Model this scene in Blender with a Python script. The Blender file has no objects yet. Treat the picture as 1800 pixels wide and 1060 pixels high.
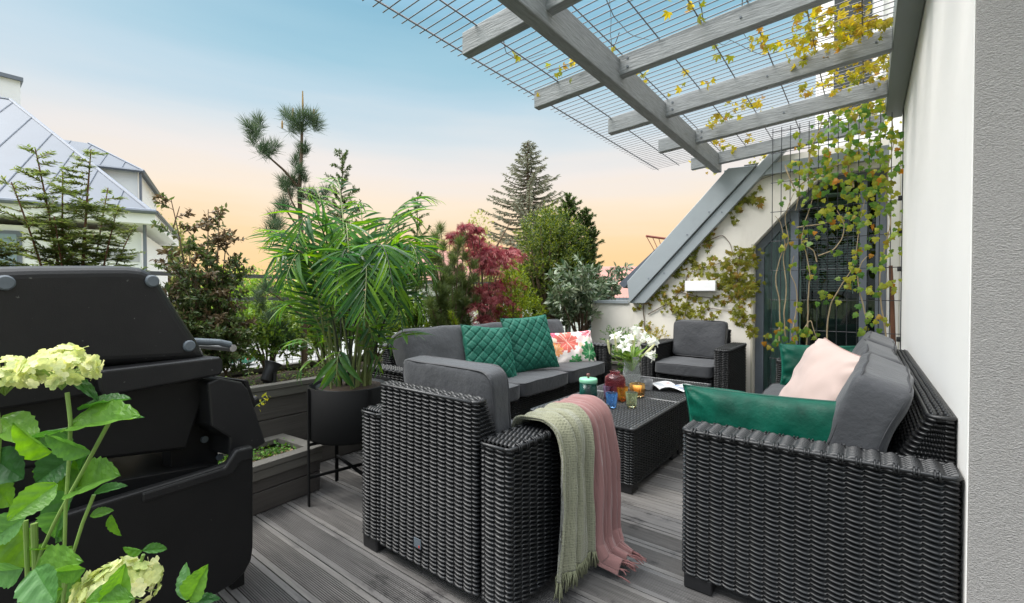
import bpy, bmesh, math, random
import numpy as np
from mathutils import Vector, Matrix, noise as mnoise
rnd = random.Random(7)
RS = np.random.RandomState(11)
PI = math.pi
S = bpy.context.scene
COL = S.collection
# ---------------------------------------------------------------- camera solve
FPX = 795.0; H = 1.03
TH = math.radians(38.07); PT = math.atan(12 / 795.0)
F0 = np.array([-math.sin(TH), math.cos(TH), 0.0]); RT = np.array([math.cos(TH), math.sin(TH), 0.0]); U0 = np.array([0, 0, 1.0])
FW = F0 * math.cos(PT) - U0 * math.sin(PT); UP = U0 * math.cos(PT) + F0 * math.sin(PT)
CAM = np.array([0, 0, H])
def ray(px, py): return FW + RT * (px - 900) / FPX + UP * (530 - py) / FPX
def at(px, py, d): return CAM + ray(px, py) * d
def atX(px, py, x): r = ray(px, py); return CAM + r * (x / r[0])
def atY(px, py, y): r = ray(px, py); return CAM + r * (y / r[1])
def atZ(px, py, z): r = ray(px, py); return CAM + r * ((z - H) / r[2])
def onplane(px, py, p0, n):
    r = ray(px, py); return CAM + r * (np.dot(np.array(p0) - CAM, n) / np.dot(r, n))
cd = bpy.data.cameras.new("camera"); cam = bpy.data.objects.new("camera", cd); COL.objects.link(cam)
cam.location = CAM; cam.rotation_euler = (PI / 2 - PT, 0, TH)
cd.sensor_fit = 'HORIZONTAL'; cd.sensor_width = 36; cd.lens = FPX / 1800 * 36; cd.clip_start = 0.02; cd.clip_end = 2000
S.camera = cam
# ---------------------------------------------------------------- mesh builder
class MB:
    def __init__(s): s.v = []; s.f = []; s.n = 0; s.col = []
    def add(s, v, f, col=None):
        v = np.asarray(v, float).reshape(-1, 3)
        s.v.append(v)
        if isinstance(f, np.ndarray): s.f.append(f + s.n)
        else: s.f.extend([np.array([q], int) + s.n for q in f])
        if col is not None: s.col.append(np.broadcast_to(np.asarray(col, float), (len(v), 3)))
        s.n += len(v); return s
    def box(s, a, b):
        x0, y0, z0 = a; x1, y1, z1 = b
        v = [(x0,y0,z0),(x1,y0,z0),(x1,y1,z0),(x0,y1,z0),(x0,y0,z1),(x1,y0,z1),(x1,y1,z1),(x0,y1,z1)]
        return s.add(v, np.array([(0,3,2,1),(4,5,6,7),(0,1,5,4),(1,2,6,5),(2,3,7,6),(3,0,4,7)]))
    def bar(s, p, q, w, h, up=(0, 0, 1)):
        p = np.array(p, float); q = np.array(q, float); d = q - p; d /= np.linalg.norm(d)
        x = np.cross(d, up); x /= np.linalg.norm(x); z = np.cross(x, d)
        c = [(-w/2,-h/2),(w/2,-h/2),(w/2,h/2),(-w/2,h/2)]
        v = [p + x*a + z*b for a, b in c] + [q + x*a + z*b for a, b in c]
        return s.add(v, np.array([(0,1,2,3),(7,6,5,4),(0,4,5,1),(1,5,6,2),(2,6,7,3),(3,7,4,0)]))
    def tube(s, pts, r, n=6, cap=True):
        pts = np.asarray(pts, float); m = len(pts); r = np.broadcast_to(np.asarray(r, float), (m,))
        t = np.gradient(pts, axis=0); t /= np.maximum(np.linalg.norm(t, axis=1, keepdims=True), 1e-9)
        a = np.array([0, 0, 1.0]) if abs(t[0][2]) < .9 else np.array([1.0, 0, 0])
        x = np.cross(t[0], a); x /= np.linalg.norm(x); V = []
        an = np.arange(n) * 2 * PI / n
        for i in range(m):
            x = x - t[i] * np.dot(x, t[i]); x /= max(np.linalg.norm(x), 1e-9); y = np.cross(t[i], x)
            V.append(pts[i] + r[i] * (np.cos(an)[:, None] * x + np.sin(an)[:, None] * y))
        i = np.arange(m - 1)[:, None]; j = np.arange(n)[None, :]; k = (j + 1) % n
        q = np.stack([i*n + j + 0*k, i*n + k, (i+1)*n + k, (i+1)*n + j + 0*k], -1).reshape(-1, 4)
        s.add(np.concatenate(V), q)
        if cap:
            b = s.n - m * n
            s.f.append(np.array([list(range(b + n - 1, b - 1, -1))])); s.f.append(np.array([list(range(b + (m-1)*n, b + m*n))]))
        return s
    def grid(s, P, closed_u=False, flip=False):
        P = np.asarray(P, float); a, b = P.shape[:2]
        i = np.arange(a - 1)[:, None]; j = np.arange(b if closed_u else b - 1)[None, :]; k = (j + 1) % b
        q = np.stack([i*b + j, i*b + k, (i+1)*b + k, (i+1)*b + j], -1).reshape(-1, 4)
        if flip: q = q[:, ::-1]
        return s.add(P.reshape(-1, 3), q)
    def lathe(s, prof, c=(0, 0, 0), n=32, rib=None):
        prof = np.asarray(prof, float); an = np.arange(n) * 2 * PI / n
        rr = prof[:, 0][:, None] * np.ones(n)[None, :]
        if rib is not None: rr = rr * (1 + rib[1] * np.cos(an * rib[0])[None, :])
        P = np.stack([rr * np.cos(an), rr * np.sin(an), np.repeat(prof[:, 1][:, None], n, 1)], -1) + np.array(c)
        return s.grid(P, True)
    def prism(s, poly, d):
        """polygon (list of 3d pts, planar) extruded along vector d"""
        p = np.asarray(poly, float); n = len(p); d = np.asarray(d, float)
        s.add(np.concatenate([p, p + d]), [])
        b = s.n - 2 * n
        s.f.append(np.array([list(range(b + n - 1, b - 1, -1))])); s.f.append(np.array([list(range(b + n, b + 2*n))]))
        for i in range(n): s.f.append(np.array([[b+i, b+(i+1) % n, b+n+(i+1) % n, b+n+i]]))
        return s
    def build(s, name, mat, parent=None, smooth=False, bevel=0, fix=False, seg=2):
        me = bpy.data.meshes.new(name)
        V = np.concatenate(s.v); F = s.f
        lt = np.concatenate([np.full(len(f), f.shape[1]) for f in F]); idx = np.concatenate([f.reshape(-1) for f in F])
        me.vertices.add(len(V)); me.vertices.foreach_set('co', V.astype(np.float32).ravel())
        me.loops.add(len(idx)); me.loops.foreach_set('vertex_index', idx.astype(np.int32))
        me.polygons.add(len(lt)); ls = np.concatenate([[0], np.cumsum(lt)[:-1]])
        me.polygons.foreach_set('loop_start', ls.astype(np.int32)); me.polygons.foreach_set('loop_total', lt.astype(np.int32))
        me.polygons.foreach_set('use_smooth', np.full(len(lt), smooth))
        if s.col:
            c = np.concatenate(s.col); at_ = me.color_attributes.new('tint', 'FLOAT_COLOR', 'POINT')
            at_.data.foreach_set('color', np.concatenate([c, np.ones((len(c), 1))], 1).astype(np.float32).ravel())
        me.update(calc_edges=True); me.validate()
        if fix:
            bm = bmesh.new(); bm.from_mesh(me); bmesh.ops.recalc_face_normals(bm, faces=bm.faces); bm.to_mesh(me); bm.free()
        me.materials.append(mat)
        o = bpy.data.objects.new(name, me); COL.objects.link(o)
        if bevel:
            m = o.modifiers.new('bevel', 'BEVEL'); m.width = bevel; m.segments = seg; m.limit_method = 'ANGLE'; m.angle_limit = .6
        if parent is not None: o.parent = parent
        return o
def thing(name, label, cat, loc=(0, 0, 0), rz=0, group=None):
    o = bpy.data.objects.new(name, None); COL.objects.link(o); o.location = loc; o.rotation_euler = (0, 0, rz); o.empty_display_size = .1
    return tag(o, label, cat, group)
def tag(o, label, cat, group=None):
    o['label'] = label; o['category'] = cat
    if group: o['group'] = group
    return o
def struct(o, kind='structure'):
    o['kind'] = kind; return o
def dup(root, loc, rz, label):
    r = root.copy(); COL.objects.link(r); r.location = loc; r.rotation_euler = (0, 0, rz); r['label'] = label
    for ch in list(root.children):
        c = ch.copy(); COL.objects.link(c); c.parent = r
        for g in list(ch.children):
            d = g.copy(); COL.objects.link(d); d.parent = c
    return r
# ---------------------------------------------------------------- materials
def newmat(name):
    m = bpy.data.materials.new(name); m.use_nodes = True; nt = m.node_tree; nt.nodes.clear()
    out = nt.nodes.new('ShaderNodeOutputMaterial'); return m, nt, out
def ramp(nt, stops, src):
    r = nt.nodes.new('ShaderNodeValToRGB'); e = r.color_ramp.elements
    while len(e) < len(stops): e.new(.5)
    for k, (p, c) in enumerate(stops):
        e[k].position = p; e[k].color = (*c, 1)
    nt.links.new(src, r.inputs[0]); return r.outputs[0]
def noise_out(nt, scale, detail=4, rough=.55, coord='Object', stretch=None, out='Fac'):
    tc = nt.nodes.new('ShaderNodeTexCoord'); n = nt.nodes.new('ShaderNodeTexNoise')
    n.inputs['Scale'].default_value = scale; n.inputs['Detail'].default_value = detail; n.inputs['Roughness'].default_value = rough
    src = tc.outputs[coord]
    if stretch:
        mp = nt.nodes.new('ShaderNodeMapping'); mp.inputs['Scale'].default_value = stretch; nt.links.new(src, mp.inputs[0]); src = mp.outputs[0]
    nt.links.new(src, n.inputs['Vector']); return n.outputs[out]
def pmat(name, col, rough=.5, var=.15, vscale=6, bump=0, bscale=40, metal=0, spec=.5, sheen=0, coat=0, stretch=None, island=0, rvar=0, bdet=4, shtint=None):
    m, nt, out = newmat(name); b = nt.nodes.new('ShaderNodeBsdfPrincipled')
    b.inputs['Roughness'].default_value = rough; b.inputs['Metallic'].default_value = metal; b.inputs['Specular IOR Level'].default_value = spec
    b.inputs['Sheen Weight'].default_value = sheen; b.inputs['Coat Weight'].default_value = coat
    if shtint: b.inputs['Sheen Tint'].default_value = (*shtint, 1)
    col = np.array(col)
    if var:
        f = noise_out(nt, vscale, 6, .6, stretch=stretch)
        c = ramp(nt, [(.25, tuple(col * (1 - var))), (.75, tuple(np.minimum(col * (1 + var), 1)))], f)
        if island:
            g = nt.nodes.new('ShaderNodeNewGeometry'); mx = nt.nodes.new('ShaderNodeMix'); mx.data_type = 'RGBA'; mx.blend_type = 'MULTIPLY'; mx.inputs[0].default_value = 1
            c2 = ramp(nt, [(0, (1 - island,) * 3), (1, (1 + island,) * 3)], g.outputs['Random Per Island'])
            nt.links.new(c, mx.inputs[6]); nt.links.new(c2, mx.inputs[7]); c = mx.outputs[2]
        nt.links.new(c, b.inputs['Base Color'])
        if rvar:
            mr = nt.nodes.new('ShaderNodeMapRange'); mr.inputs[3].default_value = rough - rvar; mr.inputs[4].default_value = rough + rvar
            nt.links.new(f, mr.inputs[0]); nt.links.new(mr.outputs[0], b.inputs['Roughness'])
    else: b.inputs['Base Color'].default_value = (*col, 1)
    if bump:
        bp = nt.nodes.new('ShaderNodeBump'); bp.inputs['Strength'].default_value = min(bump, 1); bp.inputs['Distance'].default_value = .01 * max(bump, 1)
        nt.links.new(noise_out(nt, bscale, bdet, .6, stretch=stretch), bp.inputs['Height']); nt.links.new(bp.outputs[0], b.inputs['Normal'])
    nt.links.new(b.outputs[0], out.inputs[0]); return m
def leafmat(name, cols, trans=.35, rough=.45, spec=.4, mottle=0):
    m, nt, out = newmat(name); g = nt.nodes.new('ShaderNodeNewGeometry')
    st = [(k / max(len(cols) - 1, 1), c) for k, c in enumerate(cols)]
    c = ramp(nt, st, g.outputs['Random Per Island'])
    if mottle:
        mo = ramp(nt, [(.3, (.62, .68, .6)), (.6, (1.05, 1.02, 1)), (.8, (1.25, 1.15, .9))], noise_out(nt, mottle, 5, .65)); mm = nt.nodes.new('ShaderNodeMix'); mm.data_type = 'RGBA'; mm.blend_type = 'MULTIPLY'; mm.inputs[0].default_value = 1
        nt.links.new(c, mm.inputs[6]); nt.links.new(mo, mm.inputs[7]); c = mm.outputs[2]
    b = nt.nodes.new('ShaderNodeBsdfPrincipled'); b.inputs['Roughness'].default_value = rough; b.inputs['Specular IOR Level'].default_value = spec
    t = nt.nodes.new('ShaderNodeBsdfTranslucent'); mx = nt.nodes.new('ShaderNodeMixShader'); mx.inputs[0].default_value = trans
    hs = nt.nodes.new('ShaderNodeHueSaturation'); hs.inputs['Value'].default_value = 1.5; hs.inputs['Saturation'].default_value = 1.15; hs.inputs['Hue'].default_value = .485
    nt.links.new(c, hs.inputs['Color'])
    nt.links.new(c, b.inputs['Base Color']); nt.links.new(hs.outputs[0], t.inputs[0])
    nt.links.new(b.outputs[0], mx.inputs[1]); nt.links.new(t.outputs[0], mx.inputs[2]); nt.links.new(mx.outputs[0], out.inputs[0]); return m
def glassmat(name, col, rough=.02, ior=1.36, milk=.1):
    m, nt, out = newmat(name); b = nt.nodes.new('ShaderNodeBsdfPrincipled')
    b.inputs['Base Color'].default_value = (*col, 1); b.inputs['Transmission Weight'].default_value = 1; b.inputs['Roughness'].default_value = rough; b.inputs['IOR'].default_value = ior
    t = nt.nodes.new('ShaderNodeBsdfTranslucent'); t.inputs[0].default_value = (*col, 1); mx = nt.nodes.new('ShaderNodeMixShader'); mx.inputs[0].default_value = milk
    nt.links.new(b.outputs[0], mx.inputs[1]); nt.links.new(t.outputs[0], mx.inputs[2]); nt.links.new(mx.outputs[0], out.inputs[0]); return m
def panemat(name, tint=(.8, .88, .86), refl=.25):
    m, nt, out = newmat(name); t = nt.nodes.new('ShaderNodeBsdfTransparent'); t.inputs[0].default_value = (*tint, 1)
    g = nt.nodes.new('ShaderNodeBsdfGlossy'); g.inputs['Roughness'].default_value = .02
    lw = nt.nodes.new('ShaderNodeLayerWeight'); lw.inputs[0].default_value = refl; mx = nt.nodes.new('ShaderNodeMixShader')
    ad = nt.nodes.new('ShaderNodeMath'); ad.operation = 'ADD'; ad.inputs[1].default_value = refl * .3; nt.links.new(lw.outputs['Fresnel'], ad.inputs[0])
    nt.links.new(ad.outputs[0], mx.inputs[0]); nt.links.new(t.outputs[0], mx.inputs[1]); nt.links.new(g.outputs[0], mx.inputs[2]); nt.links.new(mx.outputs[0], out.inputs[0]); return m
def tintmat(name, rough=.8, bump=0, bscale=200):
    m, nt, out = newmat(name); b = nt.nodes.new('ShaderNodeBsdfPrincipled'); a = nt.nodes.new('ShaderNodeVertexColor'); a.layer_name = 'tint'
    b.inputs['Roughness'].default_value = rough; nt.links.new(a.outputs[0], b.inputs['Base Color'])
    if bump:
        bp = nt.nodes.new('ShaderNodeBump'); bp.inputs['Strength'].default_value = bump; bp.inputs['Distance'].default_value = .004
        nt.links.new(noise_out(nt, bscale, 3), bp.inputs['Height']); nt.links.new(bp.outputs[0], b.inputs['Normal'])
    nt.links.new(b.outputs[0], out.inputs[0]); return m
M = {}
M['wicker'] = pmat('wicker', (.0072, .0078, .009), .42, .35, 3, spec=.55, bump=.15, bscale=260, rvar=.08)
M['wicker_skylit'] = pmat('wicker_painted_skylight', (.04, .041, .043), .3, .25, 3, spec=.8, bump=.15, bscale=260)  # wicker colour raised to paint sky light onto the table top
M['blackplastic'] = pmat('black_plastic', (.012, .012, .013), .45, .2, 8, bump=.1, bscale=300)
M['cushion'] = pmat('grey_cushion', (.043, .045, .05), .62, .1, 5, spec=.3, sheen=.2, bump=.5, bscale=26, bdet=7)
M['piping'] = pmat('dark_piping', (.035, .036, .04), .7, .1)
M['velvet'] = pmat('green_velvet', (.0006, .056, .035), .5, .5, 9, spec=.2, sheen=.25, bump=.55, bscale=15, shtint=(.05, .6, .4))
M['quilt'] = pmat('quilted_velvet', (.009, .088, .06), .55, .15, 9, spec=.22, sheen=.3, shtint=(.15, .7, .5), bump=.12, bscale=60)
M['pinkcloth'] = pmat('blush_cloth', (.49, .375, .335), .85, .05, 6, sheen=.2, bump=.12, bscale=300)
M['deck'] = None
M['planter'] = pmat('planter_board', (.062, .055, .05), .6, .2, 3, stretch=(3, .4, 18), bump=.25, bscale=8, island=.12)
M['plantrim'] = pmat('planter_rim', (.12, .112, .098), .6, .2, 4, stretch=(3, 1, 12), bump=.2, bscale=12)
M['soil'] = pmat('soil', (.045, .028, .018), .95, .5, 30, bump=1, bscale=60)
M['stucco'] = pmat('white_stucco', (.85, .835, .805), .95, .03, 1.1, bump=.12, bscale=220)
M['roughstucco'] = pmat('grey_rough_stucco', (.42, .405, .39), .95, .15, 300, bump=1.6, bscale=230, bdet=4, stretch=(1, 1, 1.5))
M['gablestucco'] = pmat('warm_stucco', (.74, .70, .63), .9, .06, 1.5, bump=.25, bscale=160)
M['zinc'] = pmat('zinc_sheet', (.33, .365, .385), .45, .1, 3, metal=.2, spec=.5, bump=.03, bscale=6)
M['zincroof'] = pmat('zinc_roof', (.085, .10, .125), .55, .08, .7, metal=.1)
M['seam'] = pmat('roof_seam', (.16, .18, .22), .5, .1)
M['weatherwood'] = pmat('grey_stained_wood', (.23, .245, .25), .6, .34, 5, stretch=(2.2, 22, 22), bump=.35, bscale=5, island=.1)
M['weatherwood_y'] = pmat('grey_stained_beam', (.21, .222, .228), .6, .3, 5, stretch=(22, 2.2, 22), bump=.3, bscale=5)
M['ledger'] = pmat('grey_painted_ledger', (.20, .225, .22), .55, .1, 3, stretch=(1, .3, 1), bump=.1, bscale=8)
M['wire'] = pmat('galvanised_wire', (.16, .155, .16), .45, .2, 5, metal=.5)
M['darkwire'] = pmat('dark_coated_wire', (.02, .023, .028), .4, .1)
M['fencewire'] = pmat('fence_wire', (.05, .055, .055), .5, .1)
M['doorframe'] = pmat('grey_door_frame', (.13, .15, .18), .4, .06, 3)
M['reveal'] = pmat('beige_reveal', (.48, .45, .37), .9, .08, 3, bump=.1, bscale=100)
M['dark'] = pmat('dark_interior', (.03, .036, .036), .8, .3, 2)
M['pane'] = panemat('window_pane', (.78, .88, .86), refl=.10)
M['blind'] = pmat('blind_slat', (.16, .18, .17), .5, .1)
M['lampwhite'] = pmat('white_lamp', (.85, .85, .85), .5, .02)
M['grill'] = pmat('black_enamel', (.011, .011, .012), .4, .25, 2, spec=.35, bump=.12, bscale=420)
M['grilldark'] = pmat('black_cart', (.006, .006, .0065), .5, .2, 2, spec=.3, bump=.1, bscale=350)
M['bolt'] = pmat('grey_cap', (.11, .13, .15), .4, .15, 40)
M['steel'] = pmat('brushed_steel', (.55, .55, .55), .3, .06, 10, metal=1)
M['potblack'] = pmat('black_pot', (.006, .006, .0062), .75, .15, 3, bump=.05, bscale=80, spec=.2)
M['bark'] = pmat('bark', (.13, .085, .055), .9, .35, 14, stretch=(3, 3, .6), bump=.7, bscale=40)
M['redbark'] = pmat('red_bark', (.16, .07, .04), .85, .3, 14, stretch=(3, 3, .6), bump=.5, bscale=40)
M['palebark'] = pmat('pale_stem', (.32, .25, .15), .8, .3, 12, stretch=(3, 3, .8), bump=.5, bscale=60)
M['cane'] = pmat('palm_cane', (.16, .19, .06), .55, .35, 6, stretch=(2, 2, .5))
M['darkcane'] = pmat('dark_cane', (.03, .035, .02), .6, .3, 6)
M['greenstem'] = pmat('green_stem', (.22, .33, .08), .5, .2, 9)
M['palm'] = leafmat('palm_leaf', [(.03, .09, .035), (.05, .14, .045), (.10, .23, .045), (.2, .38, .04)], .45, .35, .5, mottle=14)
M['yew'] = leafmat('yew_needle', [(.09, .135, .04), (.14, .19, .055), (.22, .26, .08)], .45)
M['holly'] = leafmat('bronze_leaf', [(.045, .08, .025), (.075, .12, .035), (.11, .16, .05), (.17, .17, .075)], .35, .4, .5)
M['hollytip'] = leafmat('brown_tip', [(.09, .06, .03), (.14, .1, .05), (.22, .16, .09)], .2)
M['pine'] = leafmat('pine_needle', [(.045, .08, .045), (.07, .115, .06), (.11, .15, .075)], .25)
M['candle'] = pmat('pine_candle', (.32, .2, .07), .8, .3, 60)
M['mugo'] = leafmat('mugo_needle', [(.06, .095, .03), (.10, .145, .045), (.16, .2, .06)], .3)
M['maple'] = leafmat('maple_leaf', [(.13, .02, .025), (.24, .05, .055), (.34, .10, .10), (.42, .16, .14)], .4)
M['thuja'] = leafmat('golden_thuja', [(.08, .14, .016), (.17, .25, .025), (.34, .4, .04)], .4)
M['bigyew'] = leafmat('yew_bush', [(.03, .06, .016), (.07, .115, .022), (.26, .3, .04)], .35)
M['cypress'] = leafmat('cypress', [(.045, .08, .025), (.07, .115, .032), (.11, .15, .045)], .3)
M['laurel'] = leafmat('laurel_leaf', [(.04, .08, .035), (.08, .125, .06), (.16, .21, .12), (.28, .32, .22)], .25, .3, .6)
M['blossom'] = leafmat('cream_spike', [(.5, .52, .36), (.62, .62, .45)], .3)
M['shrub'] = leafmat('shrub_leaf', [(.06, .12, .025), (.11, .2, .04), (.18, .28, .05), (.26, .33, .07)], .4)
M['box'] = leafmat('box_leaf', [(.03, .09, .012), (.07, .18, .02), (.14, .28, .03)], .35)
M['cover'] = leafmat('ground_cover', [(.04, .10, .02), (.1, .2, .04), (.2, .28, .05), (.16, .12, .05)], .3)
M['hydleaf'] = leafmat('hydrangea_leaf', [(.03, .11, .03), (.07, .2, .04), (.15, .33, .035), (.10, .26, .09)], .45, .42, .45, mottle=38)
M['hydflower'] = leafmat('hydrangea_floret', [(.5, .58, .22), (.66, .7, .36), (.78, .78, .5)], .35, .6, mottle=55)
M['ivy'] = leafmat('ivy_leaf', [(.06, .16, .03), (.10, .24, .05), (.16, .28, .05), (.25, .35, .05), (.36, .4, .06), (.42, .4, .05), (.2, .3, .05), (.12, .24, .04), (.55, .22, .02)], .45, mottle=45)
M['creeper'] = leafmat('creeper_leaf', [(.12, .14, .02), (.2, .22, .025), (.28, .28, .035), (.24, .25, .03), (.33, .2, .04)], .35, mottle=40)
M['vine'] = leafmat('vine_leaf', [(.2, .24, .04), (.34, .33, .05), (.5, .42, .07), (.52, .43, .1), (.28, .3, .04), (.4, .24, .06)], .5, mottle=40)
M['lilywhite'] = leafmat('lily_petal', [(.85, .85, .8), (.9, .9, .86)], .3, .5)
M['lilyleaf'] = leafmat('lily_leaf', [(.12, .24, .05), (.2, .34, .07), (.32, .44, .12)], .4)
M['bud'] = pmat('lily_bud', (.55, .55, .28), .6, .3, 30)
M['spruce'] = leafmat('spruce_spray', [(.11, .125, .085), (.17, .18, .125), (.22, .23, .16)], .3)
M['brightfol'] = leafmat('spring_leaf', [(.12, .22, .03), (.2, .33, .05), (.3, .42, .08)], .4)
M['paletree'] = leafmat('pale_leaf', [(.2, .24, .07), (.28, .3, .1), (.36, .36, .14)], .4)
M['green_throw'] = None

def specks(m, thr, col, scale):
    nt = m.node_tree; b = [n for n in nt.nodes if n.type == 'BSDF_PRINCIPLED'][0]; lk = b.inputs['Base Color'].links[0]; src = lk.from_socket
    f = ramp(nt, [(thr, (0, 0, 0)), (thr + .03, (1, 1, 1))], noise_out(nt, scale, 2, .5)); g = ramp(nt, [(.42, (0, 0, 0)), (.7, (.5, .5, .5))], noise_out(nt, 3.5, 6, .7))
    mx = nt.nodes.new('ShaderNodeMix'); mx.data_type = 'RGBA'; mx.inputs[7].default_value = (*col, 1); a = nt.nodes.new('ShaderNodeMath'); a.operation = 'MULTIPLY_ADD'; a.use_clamp = True; a.inputs[1].default_value = .12
    nt.links.new(g, a.inputs[0]); nt.links.new(f, a.inputs[2]); nt.links.new(a.outputs[0], mx.inputs[0]); nt.links.new(src, mx.inputs[6]); nt.links.new(mx.outputs[2], b.inputs['Base Color'])
specks(M['grill'], .74, (.10, .10, .095), 95); specks(M['grilldark'], .77, (.05, .05, .048), 110); specks(M['wicker'], .80, (.06, .058, .05), 70)
def stains(m, col, stretch, thr=(.55, .8), k=.5, scale=2.2):
    nt = m.node_tree; b = [n for n in nt.nodes if n.type == 'BSDF_PRINCIPLED'][0]; src = b.inputs['Base Color'].links[0].from_socket
    f = ramp(nt, [(thr[0], (0, 0, 0)), (thr[1], (k, k, k))], noise_out(nt, scale, 8, .68, stretch=stretch)); mx = nt.nodes.new('ShaderNodeMix'); mx.data_type = 'RGBA'; mx.inputs[7].default_value = (*col, 1)
    nt.links.new(f, mx.inputs[0]); nt.links.new(src, mx.inputs[6]); nt.links.new(mx.outputs[2], b.inputs['Base Color'])
stains(M['gablestucco'], (.45, .41, .34), (2.5, 2.5, .7), k=.45); stains(M['stucco'], (.62, .61, .57), (2, 1.2, .6), (.58, .85), .3); stains(M['roughstucco'], (.3, .285, .27), (2, 2, .8), k=.5)
stains(M['weatherwood'], (.12, .12, .115), (1.2, 9, 9), (.56, .72), .75, 3); stains(M['weatherwood_y'], (.12, .12, .115), (9, 1.2, 9), (.56, .72), .75, 3); stains(M['zinc'], (.24, .26, .275), (1, 1, 1), (.5, .75), .5, 3)
# ---------------------------------------------------------------- sky and sun
SKYK = 0.55; EXPO = 0.9
W = bpy.data.worlds.new("World"); S.world = W; W.use_nodes = True; nt = W.node_tree; nt.nodes.clear()
SUN_EL, SUN_AZ = math.radians(54), math.radians(225)      # azimuth clockwise from +Y
wo = nt.nodes.new('ShaderNodeOutputWorld'); bg = nt.nodes.new('ShaderNodeBackground'); tc = nt.nodes.new('ShaderNodeTexCoord')
sx = nt.nodes.new('ShaderNodeSeparateXYZ'); nt.links.new(tc.outputs['Generated'], sx.inputs[0])
nz = nt.nodes.new('ShaderNodeTexNoise'); mp = nt.nodes.new('ShaderNodeMapping'); mp.inputs['Scale'].default_value = (1, 1, 9)
nt.links.new(tc.outputs['Generated'], mp.inputs[0]); nt.links.new(mp.outputs[0], nz.inputs['Vector']); nz.inputs['Scale'].default_value = 2.2; nz.inputs['Detail'].default_value = 5
ma = nt.nodes.new('ShaderNodeMath'); ma.operation = 'MULTIPLY_ADD'; ma.inputs[1].default_value = .085; nt.links.new(nz.outputs[0], ma.inputs[0])
mb = nt.nodes.new('ShaderNodeMath'); mb.operation = 'ADD'; mb.inputs[1].default_value = -.043; nt.links.new(sx.outputs[2], mb.inputs[0]); nt.links.new(mb.outputs[0], ma.inputs[2])
sk = [(0, (.95, .60, .26)), (.06, (.97, .635, .30)), (.12, (.975, .69, .385)), (.185, (.96, .79, .60)), (.25, (.87, .80, .74)), (.31, (.70, .75, .77)), (.37, (.50, .66, .75)),
      (.44, (.35, .575, .69)), (.52, (.25, .49, .63)), (.62, (.5, .76, 1.0)), (.76, (2.6, 2.8, 3.0)), (1, (4.6, 4.7, 4.8))]
skc = ramp(nt, [(p, tuple(np.array(c) / 6)) for p, c in sk], ma.outputs[0])
sc_ = nt.nodes.new('ShaderNodeVectorMath'); sc_.operation = 'SCALE'; sc_.inputs[3].default_value = SKYK * 6; 
dp = nt.nodes.new('ShaderNodeVectorMath'); dp.operation = 'DOT_PRODUCT'; dp.inputs[1].default_value = tuple(-F0 * .8 + np.array([-.5, 0, .35])); nt.links.new(tc.outputs['Generated'], dp.inputs[0])
mr = nt.nodes.new('ShaderNodeMapRange'); mr.interpolation_type = 'SMOOTHSTEP'; mr.inputs[1].default_value = .1; mr.inputs[2].default_value = .9; mr.inputs[3].default_value = 1; mr.inputs[4].default_value = 1.4; nt.links.new(dp.outputs['Value'], mr.inputs[0])
sk2 = ramp(nt, [(p, tuple(np.array(c) / 6)) for p, c in [(0, (.42, .46, .48)), (.15, (.6, .66, .7)), (.45, (.62, .72, .8)), (.62, (.8, .9, 1.0)), (.76, (2.6, 2.8, 3.0)), (1, (4.6, 4.7, 4.8))]], ma.outputs[0])
m2 = nt.nodes.new('ShaderNodeMapRange'); m2.interpolation_type = 'SMOOTHSTEP'; m2.inputs[1].default_value = -.15; m2.inputs[2].default_value = .45; nt.links.new(dp.outputs['Value'], m2.inputs[0])
mxs = nt.nodes.new('ShaderNodeMix'); mxs.data_type = 'RGBA'; nt.links.new(m2.outputs[0], mxs.inputs[0]); nt.links.new(skc, mxs.inputs[6]); nt.links.new(sk2, mxs.inputs[7]); skc = mxs.outputs[2]
sv = nt.nodes.new('ShaderNodeVectorMath'); sv.operation = 'SCALE'; nt.links.new(skc, sv.inputs[0]); nt.links.new(mr.outputs[0], sv.inputs[3]); nt.links.new(sv.outputs[0], sc_.inputs[0])
nis = nt.nodes.new('ShaderNodeTexSky'); nis.sky_type = 'NISHITA'; nis.sun_disc = False; nis.sun_elevation = SUN_EL; nis.sun_rotation = SUN_AZ
ns = nt.nodes.new('ShaderNodeVectorMath'); ns.operation = 'SCALE'; ns.inputs[3].default_value = .006; nt.links.new(nis.outputs[0], ns.inputs[0])
ad = nt.nodes.new('ShaderNodeVectorMath'); ad.operation = 'ADD'; nt.links.new(sc_.outputs[0], ad.inputs[0]); nt.links.new(ns.outputs[0], ad.inputs[1])
nt.links.new(ad.outputs[0], bg.inputs[0]); bg.inputs[1].default_value = 1; nt.links.new(bg.outputs[0], wo.inputs[0])
sl = bpy.data.lights.new('sun', 'SUN'); so = bpy.data.objects.new('sun', sl); COL.objects.link(so)
sl.energy = 2.5; sl.angle = math.radians(38); sl.color = (1, .96, .9)
sd = Vector((math.sin(SUN_AZ) * math.cos(SUN_EL), math.cos(SUN_AZ) * math.cos(SUN_EL), math.sin(SUN_EL)))
so.rotation_euler = sd.to_track_quat('Z', 'Y').to_euler(); so.location = (0, -3, 6)
S.view_settings.view_transform = 'Standard'; S.view_settings.look = 'None'; S.view_settings.exposure = EXPO; S.view_settings.gamma = 1
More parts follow.
